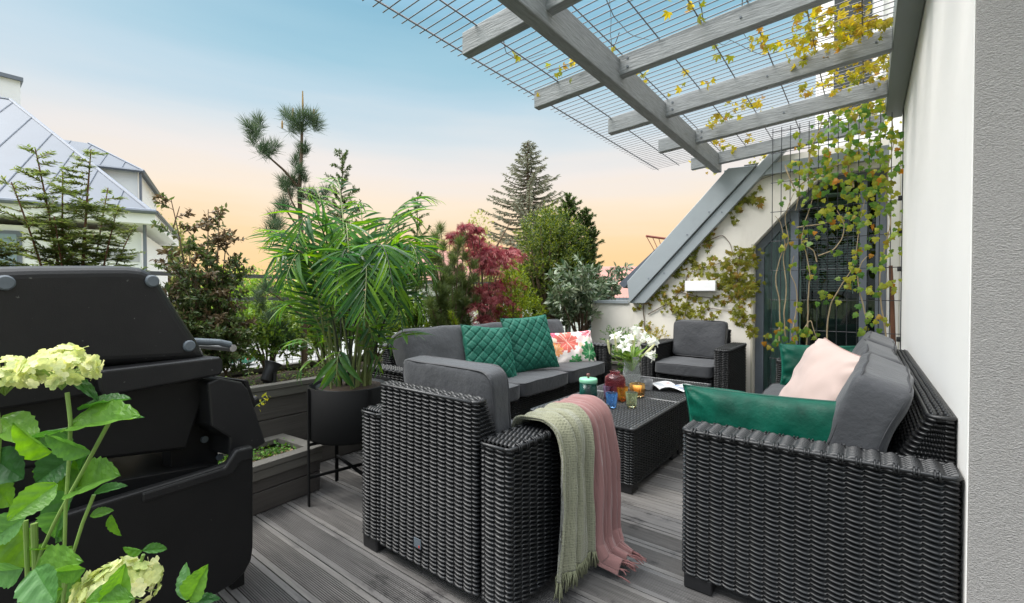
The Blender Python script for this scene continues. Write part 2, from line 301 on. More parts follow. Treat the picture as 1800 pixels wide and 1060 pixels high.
# ---------------------------------------------------------------- deck
def deckmat():
    m, nt, out = newmat('deck_boards'); b = nt.nodes.new('ShaderNodeBsdfPrincipled'); g = nt.nodes.new('ShaderNodeNewGeometry')
    f = noise_out(nt, 3, 7, .65, stretch=(1.2, 26, 1))
    c = ramp(nt, [(.25, (.085, .081, .077)), (.55, (.152, .145, .138)), (.8, (.255, .241, .228))], f)
    isl = ramp(nt, [(0, (.8, .8, .82)), (1, (1.12, 1.1, 1.08))], g.outputs['Random Per Island'])
    mx = nt.nodes.new('ShaderNodeMix'); mx.data_type = 'RGBA'; mx.blend_type = 'MULTIPLY'; mx.inputs[0].default_value = 1
    nt.links.new(c, mx.inputs[6]); nt.links.new(isl, mx.inputs[7])
    st = noise_out(nt, 4.5, 8, .7, stretch=(1, 2.2, 1)); sm = ramp(nt, [(.56, (1, 1, 1)), (.66, (.42, .42, .44))], st)
    mx2 = nt.nodes.new('ShaderNodeMix'); mx2.data_type = 'RGBA'; mx2.blend_type = 'MULTIPLY'; mx2.inputs[0].default_value = 1
    nt.links.new(mx.outputs[2], mx2.inputs[6]); nt.links.new(sm, mx2.inputs[7]); nt.links.new(mx2.outputs[2], b.inputs['Base Color'])
    rr = ramp(nt, [(.5, (.6, .6, .6)), (.68, (.3, .3, .3))], st); nt.links.new(rr, b.inputs['Roughness'])
    bp = nt.nodes.new('ShaderNodeBump'); bp.inputs['Strength'].default_value = .3; bp.inputs['Distance'].default_value = .003
    nt.links.new(noise_out(nt, 40, 4, .6, stretch=(.4, 3, 1)), bp.inputs['Height']); nt.links.new(bp.outputs[0], b.inputs['Normal'])
    nt.links.new(b.outputs[0], out.inputs[0]); return m
M['deck'] = deckmat()
mb_ = MB(); y = 0.763 - .1475 * 9 + .0025
k = 0
while y < 4.86:
    w = .1425; pr = [(0, -.03), (0, 0)]
    if (k % 9) in (0, 1, 2) and y > 1.6 or 1.84 < y < 2.3: gr = [(.028, .004), (.1105, .004)]
    else: gr = [(.0225 + .0072 * q, .0046) for q in range(14)]
    for g0, gw in gr: pr += [(g0, 0), (g0 + .0004, -.009), (g0 + gw - .0004, -.009), (g0 + gw, 0)]
    pr += [(w, 0), (w, -.03)]
    pr = np.array(pr); xs = [-2.7, .235]
    P = np.array([[(x, y + a, z) for a, z in pr] for x in xs]); mb_.grid(P, flip=True)
    y += .1475; k += 1
struct(mb_.build('deck', M['deck']))['label'] = 'grey ribbed composite deck boards of the terrace'
struct(MB().box((-3.7, -3, -.45), (3, 7.2, -.035)).build('terrace_slab', pmat('concrete', (.07, .068, .066), .9, .2, 3)))
# ---------------------------------------------------------------- house
house = thing('house', 'rendered house with a white side wall, rough grey corner and creeper clad gable', 'house')
WX = .205; GY = 4.9; WY0 = 1.6
MB().box((WX, WY0 + .004, 0), (.6, 4.62, 5.2)).build('side_wall', M['stucco'], house)
MB().box((WX + .002, WY0 - .002, 0), (3.2, WY0 + .35, 5.2)).build('end_wall', M['roughstucco'], house, bevel=.006)
gp = [(-2.62, .0), (-2.62, .93), (-2.13, .93), (-.86, 2.24), (-.80, 2.33), (.6, 2.33), (.6, 0), (.135, 0), (.135, 2.1), (-.31, 2.1), (-.492, 1.932), (-.863, 1.515), (-.863, 0)]
def ngon_wall(poly, y0, th):
    bm = bmesh.new(); vs = [bm.verts.new((x, y0, z)) for x, z in poly]; f = bm.faces.new(vs)
    r = bmesh.ops.extrude_face_region(bm, geom=[f]); bmesh.ops.translate(bm, vec=(0, th, 0), verts=[v for v in r['geom'] if isinstance(v, bmesh.types.BMVert)])
    bmesh.ops.triangulate(bm, faces=[f for f in bm.faces if len(f.verts) > 4]); bmesh.ops.recalc_face_normals(bm, faces=bm.faces)
    return bm
def bm_obj(bm, name, mat, parent=None):
    me = bpy.data.meshes.new(name); bm.to_mesh(me); bm.free(); me.materials.append(mat); o = bpy.data.objects.new(name, me); COL.objects.link(o)
    if parent is not None: o.parent = parent
    return o
bm_obj(ngon_wall(gp, GY, .22), 'gable_wall', M['gablestucco'], house)
# verge board of zinc sheet: upper wide face and a lower strip set proud
d_ = np.array([1.231, 0, 1.079]); d_ /= np.linalg.norm(d_)
def verge(a, b, y0, y1, L): 
    a = np.array([a[0], y0, a[1]]); b = np.array([b[0], y0, b[1]])
    return [a, b, b + d_ * L, a + d_ * L], (0, y1 - y0, 0)
vb = MB()
vq = [atY(*q, GY - .10) for q in ((1102, 495), (1106, 533), (1319, 301), (1272, 304))]; vq[3] = vq[0] + (vq[3] - vq[0]) * 1.04; vq[2] = vq[1] + (vq[2] - vq[1]) * 1.04
vb.prism(vq, (0, .4, 0)); vo = vb.build('verge_board', M['zinc'], house, bevel=.006)
v2 = MB(); sq = [atY(*q, GY - .075) for q in ((1108, 533), (1133, 533), (1343, 304), (1321, 303))]; sq[2] = sq[1] + (sq[2] - sq[1]) * 1.25; sq[3] = sq[0] + (sq[3] - sq[0]) * 1.25
v2.prism(sq, (0, .073, 0)); v2.build('verge_strip', M['zinc'], house, bevel=.004)
sc2 = MB(); nrm0 = lambda a: a / np.linalg.norm(a)
for s_, o_ in ((.35, .03), (.5, -.05), (.95, .04), (1.25, .03), (1.32, -.06)):
    ed = nrm0(vq[2] - vq[1]); c = vq[1] + ed * s_ + np.array([-ed[2], 0, ed[0]]) * o_; c[1] = GY - .102 if o_ > 0 else GY - .077
    MB().tube([c + [0, .004, 0], c - [0, .004, 0]], .007, 8).build('screw', M['seam'], vo)
rf = MB(); rf.prism([(-2.40, GY + .3, 1.165), (-2.34, GY + .3, 1.11), (-1.1, GY + .3, 2.2), (-1.16, GY + .3, 2.25)], (0, 4, 0)); rf.build('roof', M['zincroof'], house)
MB().box((-2.66, GY - .02, .93), (-2.14, GY + .24, .965)).build('wall_coping', M['zinc'], house)
MB().box((-1.12, GY - .06, 2.16), (.19, GY - .003, 2.26)).build('flashing', M['zinc'], house)
# dormer block above with a dark window
db = MB(); db.box((-.42, 5.5, 2.33), (.6, 8, 5.3)); db.build('dormer_wall', M['stucco'], house)
dw = MB().box((-.36, 5.44, 2.7), (.1, 5.49, 5.0)).build('dormer_window', M['lampwhite'], house)
MB().box((-.27, 5.425, 2.8), (.02, 5.438, 4.9)).build('shutter', M['dark'], dw)
# door
dx0, dx1 = -.863, .135
dr = MB()
fo = [(-.863, 0), (-.863, 1.515), (-.492, 1.932), (-.31, 2.1), (.135, 2.1), (.135, 0)]
fi = [(-.79, .06), (-.79, 1.485), (-.46, 1.87), (-.28, 2.03), (.06, 2.03), (.06, .06)]
yo, yi = GY + .10, GY + .16
bm = bmesh.new()
def ring(o, i, y0, y1):
    a = [bm.verts.new((x, y0, z)) for x, z in o]; b = [bm.verts.new((x, y0, z)) for x, z in i]; c = [bm.verts.new((x, y1, z)) for x, z in o]; e = [bm.verts.new((x, y1, z)) for x, z in i]; n = len(o)
    for k in range(n):
        j = (k + 1) % n
        bm.faces.new((a[k], a[j], b[j], b[k])); bm.faces.new((c[j], c[k], e[k], e[j])); bm.faces.new((b[k], b[j], e[j], e[k])); bm.faces.new((a[j], a[k], c[k], c[j]))
shr = .003
ring([(x + (shr if x < 0 else -shr), z - (shr if z > 1 else 0)) for x, z in fo], fi, yo, yi)
door = bm_obj(bm, 'glass_door', M['doorframe'], house)
MB().box((-.565, yo - .012, .07), (-.50, yi + .01, 1.80)).build('mullion', M['doorframe'], door)
MB().box((-.05, yo - .012, .07), (.0, yi + .01, 2.02)).build('mullion', M['doorframe'], door)
MB().prism([(x, GY + .13, z) for x, z in [(-.79, .06), (-.79, 1.485), (-.46, 1.87), (-.28, 2.03), (.06, 2.03), (.06, .06)]], (0, .004, 0)).build('pane', M['pane'], door)
rv = MB(); rv.box((-.885, GY - .004, 0), (-.866, GY + .099, 1.52)); rv.build('door_reveal', M['reveal'], house)
MB().box((.137, GY - .2, 0), (.2, GY - .004, 2.3)).build('corner_post', M['stucco'], house)
rm = MB()
for a, b in (((-.9, 7.4, -.02), (.4, 7.5, 2.3)), ((-1.0, 5.14, -.02), (-.9, 7.4, 2.3)), ((.3, 5.14, -.02), (.4, 7.4, 2.3)), ((-1, 5.14, 2.29), (.4, 7.5, 2.36)), ((-1, 5.14, -.06), (.4, 7.5, -.021))): rm.box(a, b)
rm.build('dark_room', M['dark'], house)
# blind inside the door
bl = thing('window_blind', 'grey slatted blind hanging inside the glass door', 'blind', (-.28, 5.3, 0))
sb = MB()
for k in range(34): sb.bar((-.26, 0, 1.86 - k * .024), (.26, 0, 1.86 - k * .024), .022, .002, up=(0, -.5, 1))
sb.build('slats', M['blind'], bl); MB().box((-.27, -.02, 1.88), (.27, .02, 1.92)).build('head_rail', M['doorframe'], bl)
st_ = MB()
for x in (-.18, .18): st_.tube([(x, -.015, 1.88), (x, -.015, 1.04)], .0015, 4)
st_.build('cord', M['lampwhite'], bl)
tv = thing('television', 'black flat screen standing indoors behind the glass door', 'television', (-.22, 5.5, .3))
MB().box((-.3, -.03, .12), (.3, .02, .7)).build('screen', M['blackplastic'], tv, bevel=.008); MB().box((-.15, -.06, 0), (.15, .06, .118)).build('stand', M['blackplastic'], tv, bevel=.01)
cu = thing('pane_reflection', 'pale grey green sheet added as the reflection in the left pane of the glass door', 'pane_reflection', (-.68, 5.28, .05))  # added pleated sheet standing in for the pale reflection in the left pane
cm = MB(); cm.grid([[(x, .012 * math.sin(x * 95) + .004 * math.sin(x * 37 + z), z) for z in np.linspace(0, 1.75, 6)] for x in np.linspace(-.16, .17, 90)]); cm.build('reflection_sheet', pmat('reflection_tone', (.36, .42, .40), .9, .06), cu, True); MB().tube([(-.2, 0, 1.77), (.22, 0, 1.77)], .008, 8).build('sheet_rod', M['doorframe'], cu)
# inner awning like white pendant behind the glass
pl = thing('pendant_shade', 'white curved shade showing high behind the vine covered door glass', 'lamp', (-.32, 5.25, 1.9))
sh = MB()
Pq = [[(.34 * math.sin(t) * 1.0, -.03 + .1 * q, .09 * math.cos(t) - .02 * q) for t in np.linspace(-1.4, 1.4, 24)] for q in np.linspace(0, 1, 5)]
sh.grid(Pq); so_ = sh.build('shade', M['lampwhite'], pl, True); so_.modifiers.new('t', 'SOLIDIFY').thickness = .006
# wall lamp
wl = thing('wall_lamp', 'white box wall lamp among the creeper above the far armchair', 'lamp', (-1.34, GY - .002, 1.12))
MB().box((-.15, -.075, -.052), (.15, -.022, .052)).build('lamp_box', M['lampwhite'], wl, bevel=.004); MB().box((-.1, -.02, -.03), (.1, 0, .03)).build('bracket', M['steel'], wl)
MB().box((-.14, -.07, -.0565), (.14, -.027, -.0545)).build('diffuser', M['zinc'], wl)
# ---------------------------------------------------------------- pergola
pg = thing('pergola', 'grey stained timber pergola with a wire mesh roof fixed to the white wall', 'pergola')
kz = math.tan(math.radians(3.2))
def rz(x): return 2.30 + kz * (x + 1.15)
MB().box((-1.208, .2, 2.24), (-1.138, 4.82, 2.40)).build('beam', M['weatherwood_y'], pg, bevel=.005)
MB().box((.1, .2, 2.385), (WX - .003, 4.56, 2.57)).build('ledger', M['ledger'], pg, bevel=.006)
for yy, xe in ((.95, -1.66), (1.70, -1.66), (2.465, -1.745), (3.227, -1.585), (3.945, -1.455), (4.70, -1.4)):
    r = MB(); v = []
    for x in (xe, .1 if yy < 4.6 else .1):
        for dy, dz in ((0, 0), (.055, 0), (.055, .115), (0, .115)): v.append((x, yy + dy, rz(x) + dz))
    r.add(v, np.array([(0,1,2,3),(7,6,5,4),(0,4,5,1),(1,5,6,2),(2,6,7,3),(3,7,4,0)])); r.build('rafter', M['weatherwood'], pg, bevel=.004, fix=True)
for yy in (1.70, 2.465, 3.227, 3.945):
    for x, z in ((-1.09, .085), (-1.09, .035), (.03, .06), (-.5, .06)):
        MB().tube([(x, yy + .001, rz(x) + z), (x, yy - .004, rz(x) + z)], .0075 if x < -1 else .006, 8).build('bolt', M['bolt'], pg)
g = MB()
def mz(x): return rz(x) + .118
y = 1.06
while y < 4.85:
    g.tube([(-1.83 + rnd.uniform(-.004, .004), y, mz(-1.83)), (.19, y + rnd.uniform(-.003, .003), mz(.19))], .0029, 5); y += .0558
for x in (-1.79, -1.572, -1.35, -1.13, -.91, -.69, -.47, -.25, -.03):
    g.tube([(x, 1.02, mz(x) + .006), (x, 4.84, mz(x) + .006)], .0036, 6)
    if x < -1.5: g.tube([(x + .012, 1.02, mz(x) - .006), (x + .012, 4.84, mz(x) - .006)], .0036, 6)
g.build('wire_mesh', M['wire'], pg)
# ---------------------------------------------------------------- wire trellis
tr = thing('wire_trellis', 'dark wire grid trellis standing upright behind the long sofa', 'trellis')
LY = 4.4; t_ = MB()
for k in range(14): t_.tube([(-.636 + .0645 * k, LY, .02), (-.636 + .0645 * k, LY, 2.437)], .0032, 6)
for k in range(10): t_.tube([(-.65, LY + .0064, .24 + .2485 * k - (.07 if k == 9 else 0)), (.203, LY + .0064, .24 + .2485 * k - (.07 if k == 9 else 0))], .0032, 6)
t_.build('wire_grid', M['darkwire'], tr)
for z in (.7, 1.22, 1.5, 1.74):
    c = MB(); c.box((.178, LY - .016, z - .018), (.204, LY - .006, z + .018)); c.tube([(.19, LY - .03, z), (.19, LY - .006, z)], .007, 8); c.build('clip', M['blackplastic'], tr, bevel=.003)
# ---------------------------------------------------------------- wicker furniture
LAM = .0415; PIT = .0147
def path_len(P): return np.concatenate([[0], np.cumsum(np.linalg.norm(np.diff(P, axis=0), axis=1))])
def resample(P, n, closed):
    Q = np.concatenate([P, P[:1]]) if closed else P; L = path_len(Q); s = np.linspace(0, L[-1], n + 1)[:n] if closed else np.linspace(0, L[-1], n)
    return np.stack([np.interp(s, L, Q[:, k]) for k in range(3)], 1), s, L[-1]
def rrect(x0, y0, x1, y1, r, z, k=4):
    pts = []
    for cx, cy, a0 in ((x1 - r, y0 + r, -90), (x1 - r, y1 - r, 0), (x0 + r, y1 - r, 90), (x0 + r, y0 + r, 180)):
        for q in range(k + 1):
            a = math.radians(a0 + 90 * q / k); pts.append((cx + r * math.cos(a), cy + r * math.sin(a), z))
    return np.array(pts)
def weave(mb, Pb, Pt, closed=True, pitch=PIT, lam=LAM, amp=.0066, base=.0015, mode='stagger', out=1, step=.0042):
    """strands woven round a wall between a bottom path and a top path"""
    L = path_len(np.concatenate([Pb, Pb[:1]]) if closed else Pb)[-1]
    n = max(int(round(L / lam)), 1) * max(int(round(lam / step)), 6) + (0 if closed else 1)
    B, s, L = resample(Pb, n, closed)
    Lb = path_len(np.concatenate([Pb, Pb[:1]]) if closed else Pb); Q = np.concatenate([Pt, Pt[:1]]) if closed else Pt
    T = np.stack([np.interp(s, Lb, Q[:, k]) for k in range(3)], 1)
    lam = L / max(round(L / lam), 1)
    tg = np.roll(B, -1, 0) - np.roll(B, 1, 0) if closed else np.gradient(B, axis=0)
    hv = T - B; hgt = np.linalg.norm(hv, axis=1).mean()
    N = np.cross(tg, hv); N /= np.linalg.norm(N, axis=1, keepdims=True); N *= out
    R = max(int(round(hgt / pitch)), 1); ts = [.0, .1, .24, .4, .56, .72, .88, 1.0]
    rows = []
    for r in range(R):
        ph = PI * r if mode == 'stagger' else 0
        u = (s / lam + .5 * .11) % 1.0; w = np.sin(PI * u) ** .38 if mode == 'stagger' else np.sqrt(.5 + .5 * np.cos(4 * PI * s / lam))
        zs = (.27 - .54 * u) + .05 * np.sin(s * 23 + r * 1.7) if mode == 'stagger' else 0 * s
        for t in ts:
            p = math.sqrt(max(1 - (2 * t - 1) ** 2 * .985, 0))
            d = (-.0135 + p * (.0055 + .0125 * w)) if mode == 'stagger' else (-.0095 + p ** 1.15 * (base + .0046 + amp * 1.35 * w))
            hh = (.42 + .36 * w) if (mode == 'stagger' and 0 < r < R - 1) else 1; v = ((r + .5 + (t - .5) * hh + zs * (.35 + .65 * (1 - (2 * t - 1) ** 2))) / R)[:, None]
            rows.append(B + hv * v + N * d[:, None])
    mb.grid(np.array(rows), closed)
def arm_mesh(x0, x1, D, z0, z1):
    mb = MB(); r = .022
    weave(mb, rrect(x0, 0, x1, D, r, z0), rrect(x0, 0, x1, D, r, z1 - .008))
    n = np.array([[x0 + .004, y, z1] for y in np.linspace(.004, D - .004, 40)]); m = n.copy(); m[:, 0] = x1 - .004
    weave(mb, m, n, False, pitch=(x1 - x0 - .008) / 7, lam=.082, amp=.009, base=.0, mode='phase', out=1)
    mb.tube(np.concatenate([rrect(x0, 0, x1, D, r, z1 - .006), rrect(x0, 0, x1, D, r, z1 - .006)[:1]]), .0062, 6)
    # paired binding loops along the edge
    for xe, sg in ((x0, -1), (x1, 1)):
        for y in np.arange(.045, D - .03, .041):
            for o in (-.0048, .0048):
                mb.tube([(xe - sg * .012, y + o, z1 + .004), (xe + sg * .004, y + o, z1 + .002), (xe + sg * .0075, y + o, z1 - .008), (xe + sg * .004, y + o, z1 - .020)], .003, 5)
    mb.box((x0 + .016, .016, z0), (x1 - .016, D - .016, z1 - .011))
    return mb
def puff(w, d, h, n=22, r=.3, seed=0, wr=.006, k=3.2):
    """soft box cushion centred at origin, rounded and wrinkled"""
    mb = MB()
    def shp(p):
        a = np.abs(p) ; s = np.sign(p)
        return p
    sets = []
    u = np.linspace(-1, 1, n)
    for ax, sg in ((0, 1), (0, -1), (1, 1), (1, -1), (2, 1), (2, -1)):
        A, B = np.meshgrid(u, u, indexing='ij'); C_ = np.full_like(A, sg)
        P = [None] * 3; o = [k_ for k_ in range(3) if k_ != ax]; P[ax] = C_; P[o[0]] = A; P[o[1]] = B
        P = np.stack(P, -1); sets.append((P, sg * (1 if ax != 1 else -1) > 0))
    for P, fl in sets:
        Q = P.copy(); q = 12.0
        # round the corners through a superellipsoid
        nn = (np.abs(Q) ** q).sum(-1, keepdims=True) ** (1 / q); Q = Q / nn
        cx = 1 - Q[..., 0] ** 2; cy = 1 - Q[..., 1] ** 2
        crown = .17 * (np.maximum(cx, 0) ** .7) * (np.maximum(cy, 0) ** .7)
        V = Q * np.array([w / 2, d / 2, h / 2]); V[..., 2] *= (.86 + crown)
        sh = V.shape; F = V.reshape(-1, 3).copy()
        for i, p in enumerate(F):
            nv = mnoise.noise_vector(Vector(p) * 5.5 + Vector((seed * 7.1, 3, 1))); n2 = mnoise.noise(Vector((p[0] * 16, p[1] * 9, p[2] * 22 + seed * 3)))
            F[i] += np.array(nv) * wr + np.array([0, 0, 1]) * n2 * wr * .45
        mb.grid(F.reshape(sh), flip=fl)
    return mb
def seam(w, d, h, z, seed=0, r=.004):
    mb = MB(); P = rrect(-w / 2 * .985, -d / 2 * .985, w / 2 * .985, d / 2 * .985, .05, z, 6); P = np.concatenate([P, P[:1]])
    P, _, _ = resample(P, 90, False); 
    for i in range(len(P)): P[i] += np.array(mnoise.noise_vector(Vector(P[i]) * 5.5 + Vector((seed * 7.1, 3, 1)))) * .006
    P[-1] = P[0]; mb.tube(P, r, 5, False); return mb
def weld(o):
    m = o.modifiers.new('weld', 'WELD'); m.merge_threshold = .0012; return o
AW = .125
def make_seat(name, W, D, ncush, label, cat, group, loc, rz, back_h=.69, tagx=None):
    t = thing(name, label, cat, loc, rz, group); hw = W / 2
    for x0 in (-hw, hw - AW): arm_mesh(x0, x0 + AW, D, .05, .562).build('armrest', M['wicker'], t, True)
    bk = MB(); a, b = -hw + AW + .006, hw - AW - .006
    weave(bk, rrect(a, -.008, b, .344, .02, .055), rrect(a + .004, -.004, b - .004, .054, .022, back_h - .01))
    n = np.array([[x, 0, back_h] for x in np.linspace(a + .012, b - .012, 40)]); m = n.copy(); m[:, 1] = .048
    weave(bk, n, m, False, pitch=.0155, out=1, amp=.0045)
    P = rrect(a + .004, -.003, b - .004, .053, .022, back_h - .008); bk.tube(np.concatenate([P, P[:1]]), .0065, 6)
    bk.add([(a + .018, .010, .055), (b - .018, .010, .055), (b - .018, .322, .055), (a + .018, .322, .055), (a + .02, .014, back_h - .012), (b - .02, .014, back_h - .012), (b - .02, .034, back_h - .012), (a + .02, .034, back_h - .012)],
           np.array([(0,3,2,1),(4,5,6,7),(0,1,5,4),(1,2,6,5),(2,3,7,6),(3,0,4,7)]))
    bo = bk.build('backrest', M['wicker'], t, True)
    if tagx is not None:
        bd = MB().box((tagx - .018, -.0155, .125), (tagx + .018, -.0125, .158)).build('badge', M['bolt'], bo)
        MB().box((tagx + .008, -.0165, .129), (tagx + .014, -.0158, .136)).build('red_dot', pmat('red_dot', (.5, .04, .03), .5, 0), bo)
    ba = MB(); P = rrect(a + .002, .18, b - .002, D - .035, .02, .057); Q = P.copy(); Q[:, 2] = .295
    weave(ba, P, Q); ba.box((a + .018, .198, .055), (b - .018, D - .053, .288)); ba.build('seat_base', M['wicker'], t, True)
    for x in (-hw + .006, hw - .1):
        for y in (.005, D - .1): MB().box((x, y, 0), (x + .094, y + .094, .055)).build('foot', M['blackplastic'], t, bevel=.006)
    cw = (b - a) / ncush
    for k in range(ncush):
        x = a + cw * (k + .5)
        c = weld(puff(cw - .008, D - .17, .125, 22, seed=k + W).build('seat_cushion', M['cushion'], t, True)); c.location = (x, .17 + (D - .17) / 2 + .012, .3565)
        s_ = seam(cw, D - .17, .12, .048, seed=k + W).build('piping', M['piping'], c)
        bt = .17 if ncush > 1 else .105
        c2 = weld(puff(cw - .02, .385 if ncush > 1 else .36, bt, 22, seed=k + 5 + W, wr=.011).build('back_cushion', M['cushion'], t, True))
        tl = math.radians((112 if ncush > 1 else 99) + 2 * ((k * 37) % 3 - 1)); c2.location = (x, .200 + .012 * (k % 2) - (0 if ncush > 1 else .045), .595 + .004 * k); c2.rotation_euler = (tl, 0, math.radians(((k * 53) % 5 - 2) * 1.0))
        for z in ((.058, -.058) if ncush > 1 else (.04, -.04)): seam(cw - .02, .385 if ncush > 1 else .36, .13, z, seed=k + 5 + W).build('piping', M['piping'], c2)
    return t
CH = make_seat('armchair', .78, .69, 1, 'dark wicker armchair seen from behind with two throws over its arm', 'armchair', 'wicker lounge armchairs', (-1.235, 1.068, 0), 0, tagx=-.02)
dup(CH, (-1.29, 4.80, 0), PI, 'dark wicker armchair against the creeper clad gable wall facing the camera')
SF = make_seat('sofa', 2.22, .70, 3, 'long dark wicker sofa along the white wall with plain green and blush cushions', 'sofa', 'wicker lounge sofas', (.196, 2.72, 0), PI / 2)
dup(SF, (-2.585, 2.84, 0), -PI / 2, 'long dark wicker sofa along the planting with quilted green and leaf print cushions')
# ---------------------------------------------------------------- coffee tables
def make_table(label, loc):
    t = thing('coffee_table', label, 'coffee table', loc, 0, 'wicker coffee tables'); w, d, h = .325, .365, .345
    mb = MB(); weave(mb, rrect(-w, -d, w, d, .02, .05), rrect(-w, -d, w, d, .02, h - .006), pitch=.0135, lam=.036)
    mb.box((-w + .016, -d + .016, .05), (w - .016, d - .016, h - .012)); mb.build('table_body', M['wicker'], t, True)
    tp = MB(); n = np.array([[-w + .006, y, h] for y in np.linspace(-d + .006, d - .006, 30)]); m = n.copy(); m[:, 0] = w - .006
    weave(tp, m, n, False, pitch=.0185, lam=.044, amp=.005, step=.005)
    P = rrect(-w, -d, w, d, .02, h - .004); tp.tube(np.concatenate([P, P[:1]]), .007, 6); tp.build('table_top', M['wicker_skylit'], t, True)
    for x in (-w + .012, w - .1):
        for y in (-d + .012, d - .1): MB().box((x, y, 0), (x + .088, y + .088, .055)).build('foot', M['blackplastic'], t, bevel=.006)
    MB().box((-w + .015, -d + .015, .028), (w - .015, d - .015, .05)).build('plinth', M['blackplastic'], t)
    return t
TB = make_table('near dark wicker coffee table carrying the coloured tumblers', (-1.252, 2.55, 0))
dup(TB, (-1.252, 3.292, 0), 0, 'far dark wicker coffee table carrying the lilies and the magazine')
TZ = .352
# ---------------------------------------------------------------- scatter cushions
def pillow(w, h, t, n=44, quilt=0, seed=0, col=None, wr=.006, ear=.06):
    mb = MB(); wr = wr * (1 if quilt else 1.4); u = np.linspace(-1, 1, n); A, B = np.meshgrid(u, u, indexing='ij')
    X = w / 2 * A * (1 - ear * (1 - B ** 2) * A ** 2); Z_ = h / 2 * B * (1 - ear * (1 - A ** 2) * B ** 2)
    th = t / 2 * (np.maximum(1 - A ** 2, 0) * np.maximum(1 - B ** 2, 0)) ** .42
    for sg in (1, -1):
        P = np.stack([X, sg * th, Z_], -1)
        if quilt:
            for a in ((X + Z_) / quilt, (X - Z_) / quilt):
                fr = np.abs(a - np.round(a)); P[..., 1] -= sg * .007 * np.exp(-(fr / .09) ** 2) * (th > .004)
        F = P.reshape(-1, 3)
        env = np.minimum(th.ravel() / .02, 1); au, bu_ = np.abs(A.ravel()), np.abs(B.ravel()); cdist = np.hypot((1 - au) * w / 2, (1 - bu_) * h / 2)
        crs = np.exp(-(cdist / .085) ** 2) * .010 * np.sin(9 * np.arctan2((1 - bu_) * h, (1 - au) * w + 1e-6) + seed) + np.exp(-((1 - au) * w / .12) ** 2) * .005 * np.sin(B.ravel() * 14 + seed + 3 * au)
        for i in range(len(F)):
            p = Vector((F[i][0] * 5, F[i][1] * 3 + seed * 3.3, F[i][2] * 5)); F[i][1] += sg * env[i] * (mnoise.noise(p) * wr * 2.2 + mnoise.noise(p * 2.6) * wr * 1.3 + crs[i] * (0 if quilt else 1))
        mb.grid(F.reshape(P.shape), flip=(sg > 0))
        if col is not None: mb.col.append(col(A.ravel(), B.ravel(), sg))
    e = [(X[0, k], 0, Z_[0, k]) for k in range(n)] + [(X[k, -1], 0, Z_[k, -1]) for k in range(n)] + [(X[-1, k], 0, Z_[-1, k]) for k in range(n - 1, -1, -1)] + [(X[k, 0], 0, Z_[k, 0]) for k in range(n - 1, -1, -1)]
    return mb, np.array(e)
def put_pillow(w, h, t, mat, label, center, face, tilt, roll=0, quilt=0, seed=0, col=None, ear=.06, pipe=None, n=44):
    """face: azimuth the front looks to (radians, 0 = -Y turned ccw); tilt: lean back"""
    mb, e = pillow(w, h, t, n, quilt, seed, col, ear=ear); o = mb.build('scatter_cushion', mat, None, True)
    o.modifiers.new('weld', 'WELD').merge_threshold = .0008
    tag(o, label, 'cushion', 'scatter cushions on the sofas')
    o.location = center; o.rotation_mode = 'QUATERNION'
    o.rotation_quaternion = (Matrix.Rotation(face, 3, 'Z') @ Matrix.Rotation(-tilt, 3, 'X') @ Matrix.Rotation(roll, 3, 'Y')).to_quaternion()
    if pipe is not None: MB().tube(e, .0032, 5, False).build('piping', pipe, o)
    return o
vd = pmat('velvet_piping', (.002, .06, .04), .6, .1); qd = pmat('quilt_piping', (.008, .07, .045), .6, .1); pd_ = pmat('blush_piping', (.36, .24, .21), .8, .1)
put_pillow(.62, .30, .14, M['velvet'], 'plain green velvet oblong cushion leaning inside the near sofa arm', (-.25, 1.83, .535), PI, .14, .02, seed=1, pipe=vd)
put_pillow(.48, .30, .13, M['velvet'], 'plain green velvet oblong cushion against the far arm of the wall sofa', (-.23, 3.62, .55), .12, .25, -.03, seed=2, pipe=vd)
put_pillow(.41, .44, .20, M['pinkcloth'], 'blush pink square cushion leaning on the grey back cushions', (-.145, 2.33, .605), -PI / 2 + .55, .42, .14, seed=3, pipe=pd_)
put_pillow(.43, .43, .13, M['quilt'], 'quilted teal cushion slumped in the middle of the planting side sofa', (-2.21, 2.55, .595), PI / 2 - .3, .42, .10, quilt=.082, seed=4, pipe=qd, n=90)
put_pillow(.46, .46, .14, M['quilt'], 'quilted teal cushion standing highest beside the leaf print cushion', (-2.16, 3.0, .635), PI / 2 - .35, .36, -.05, quilt=.082, seed=5, pipe=qd, n=90)
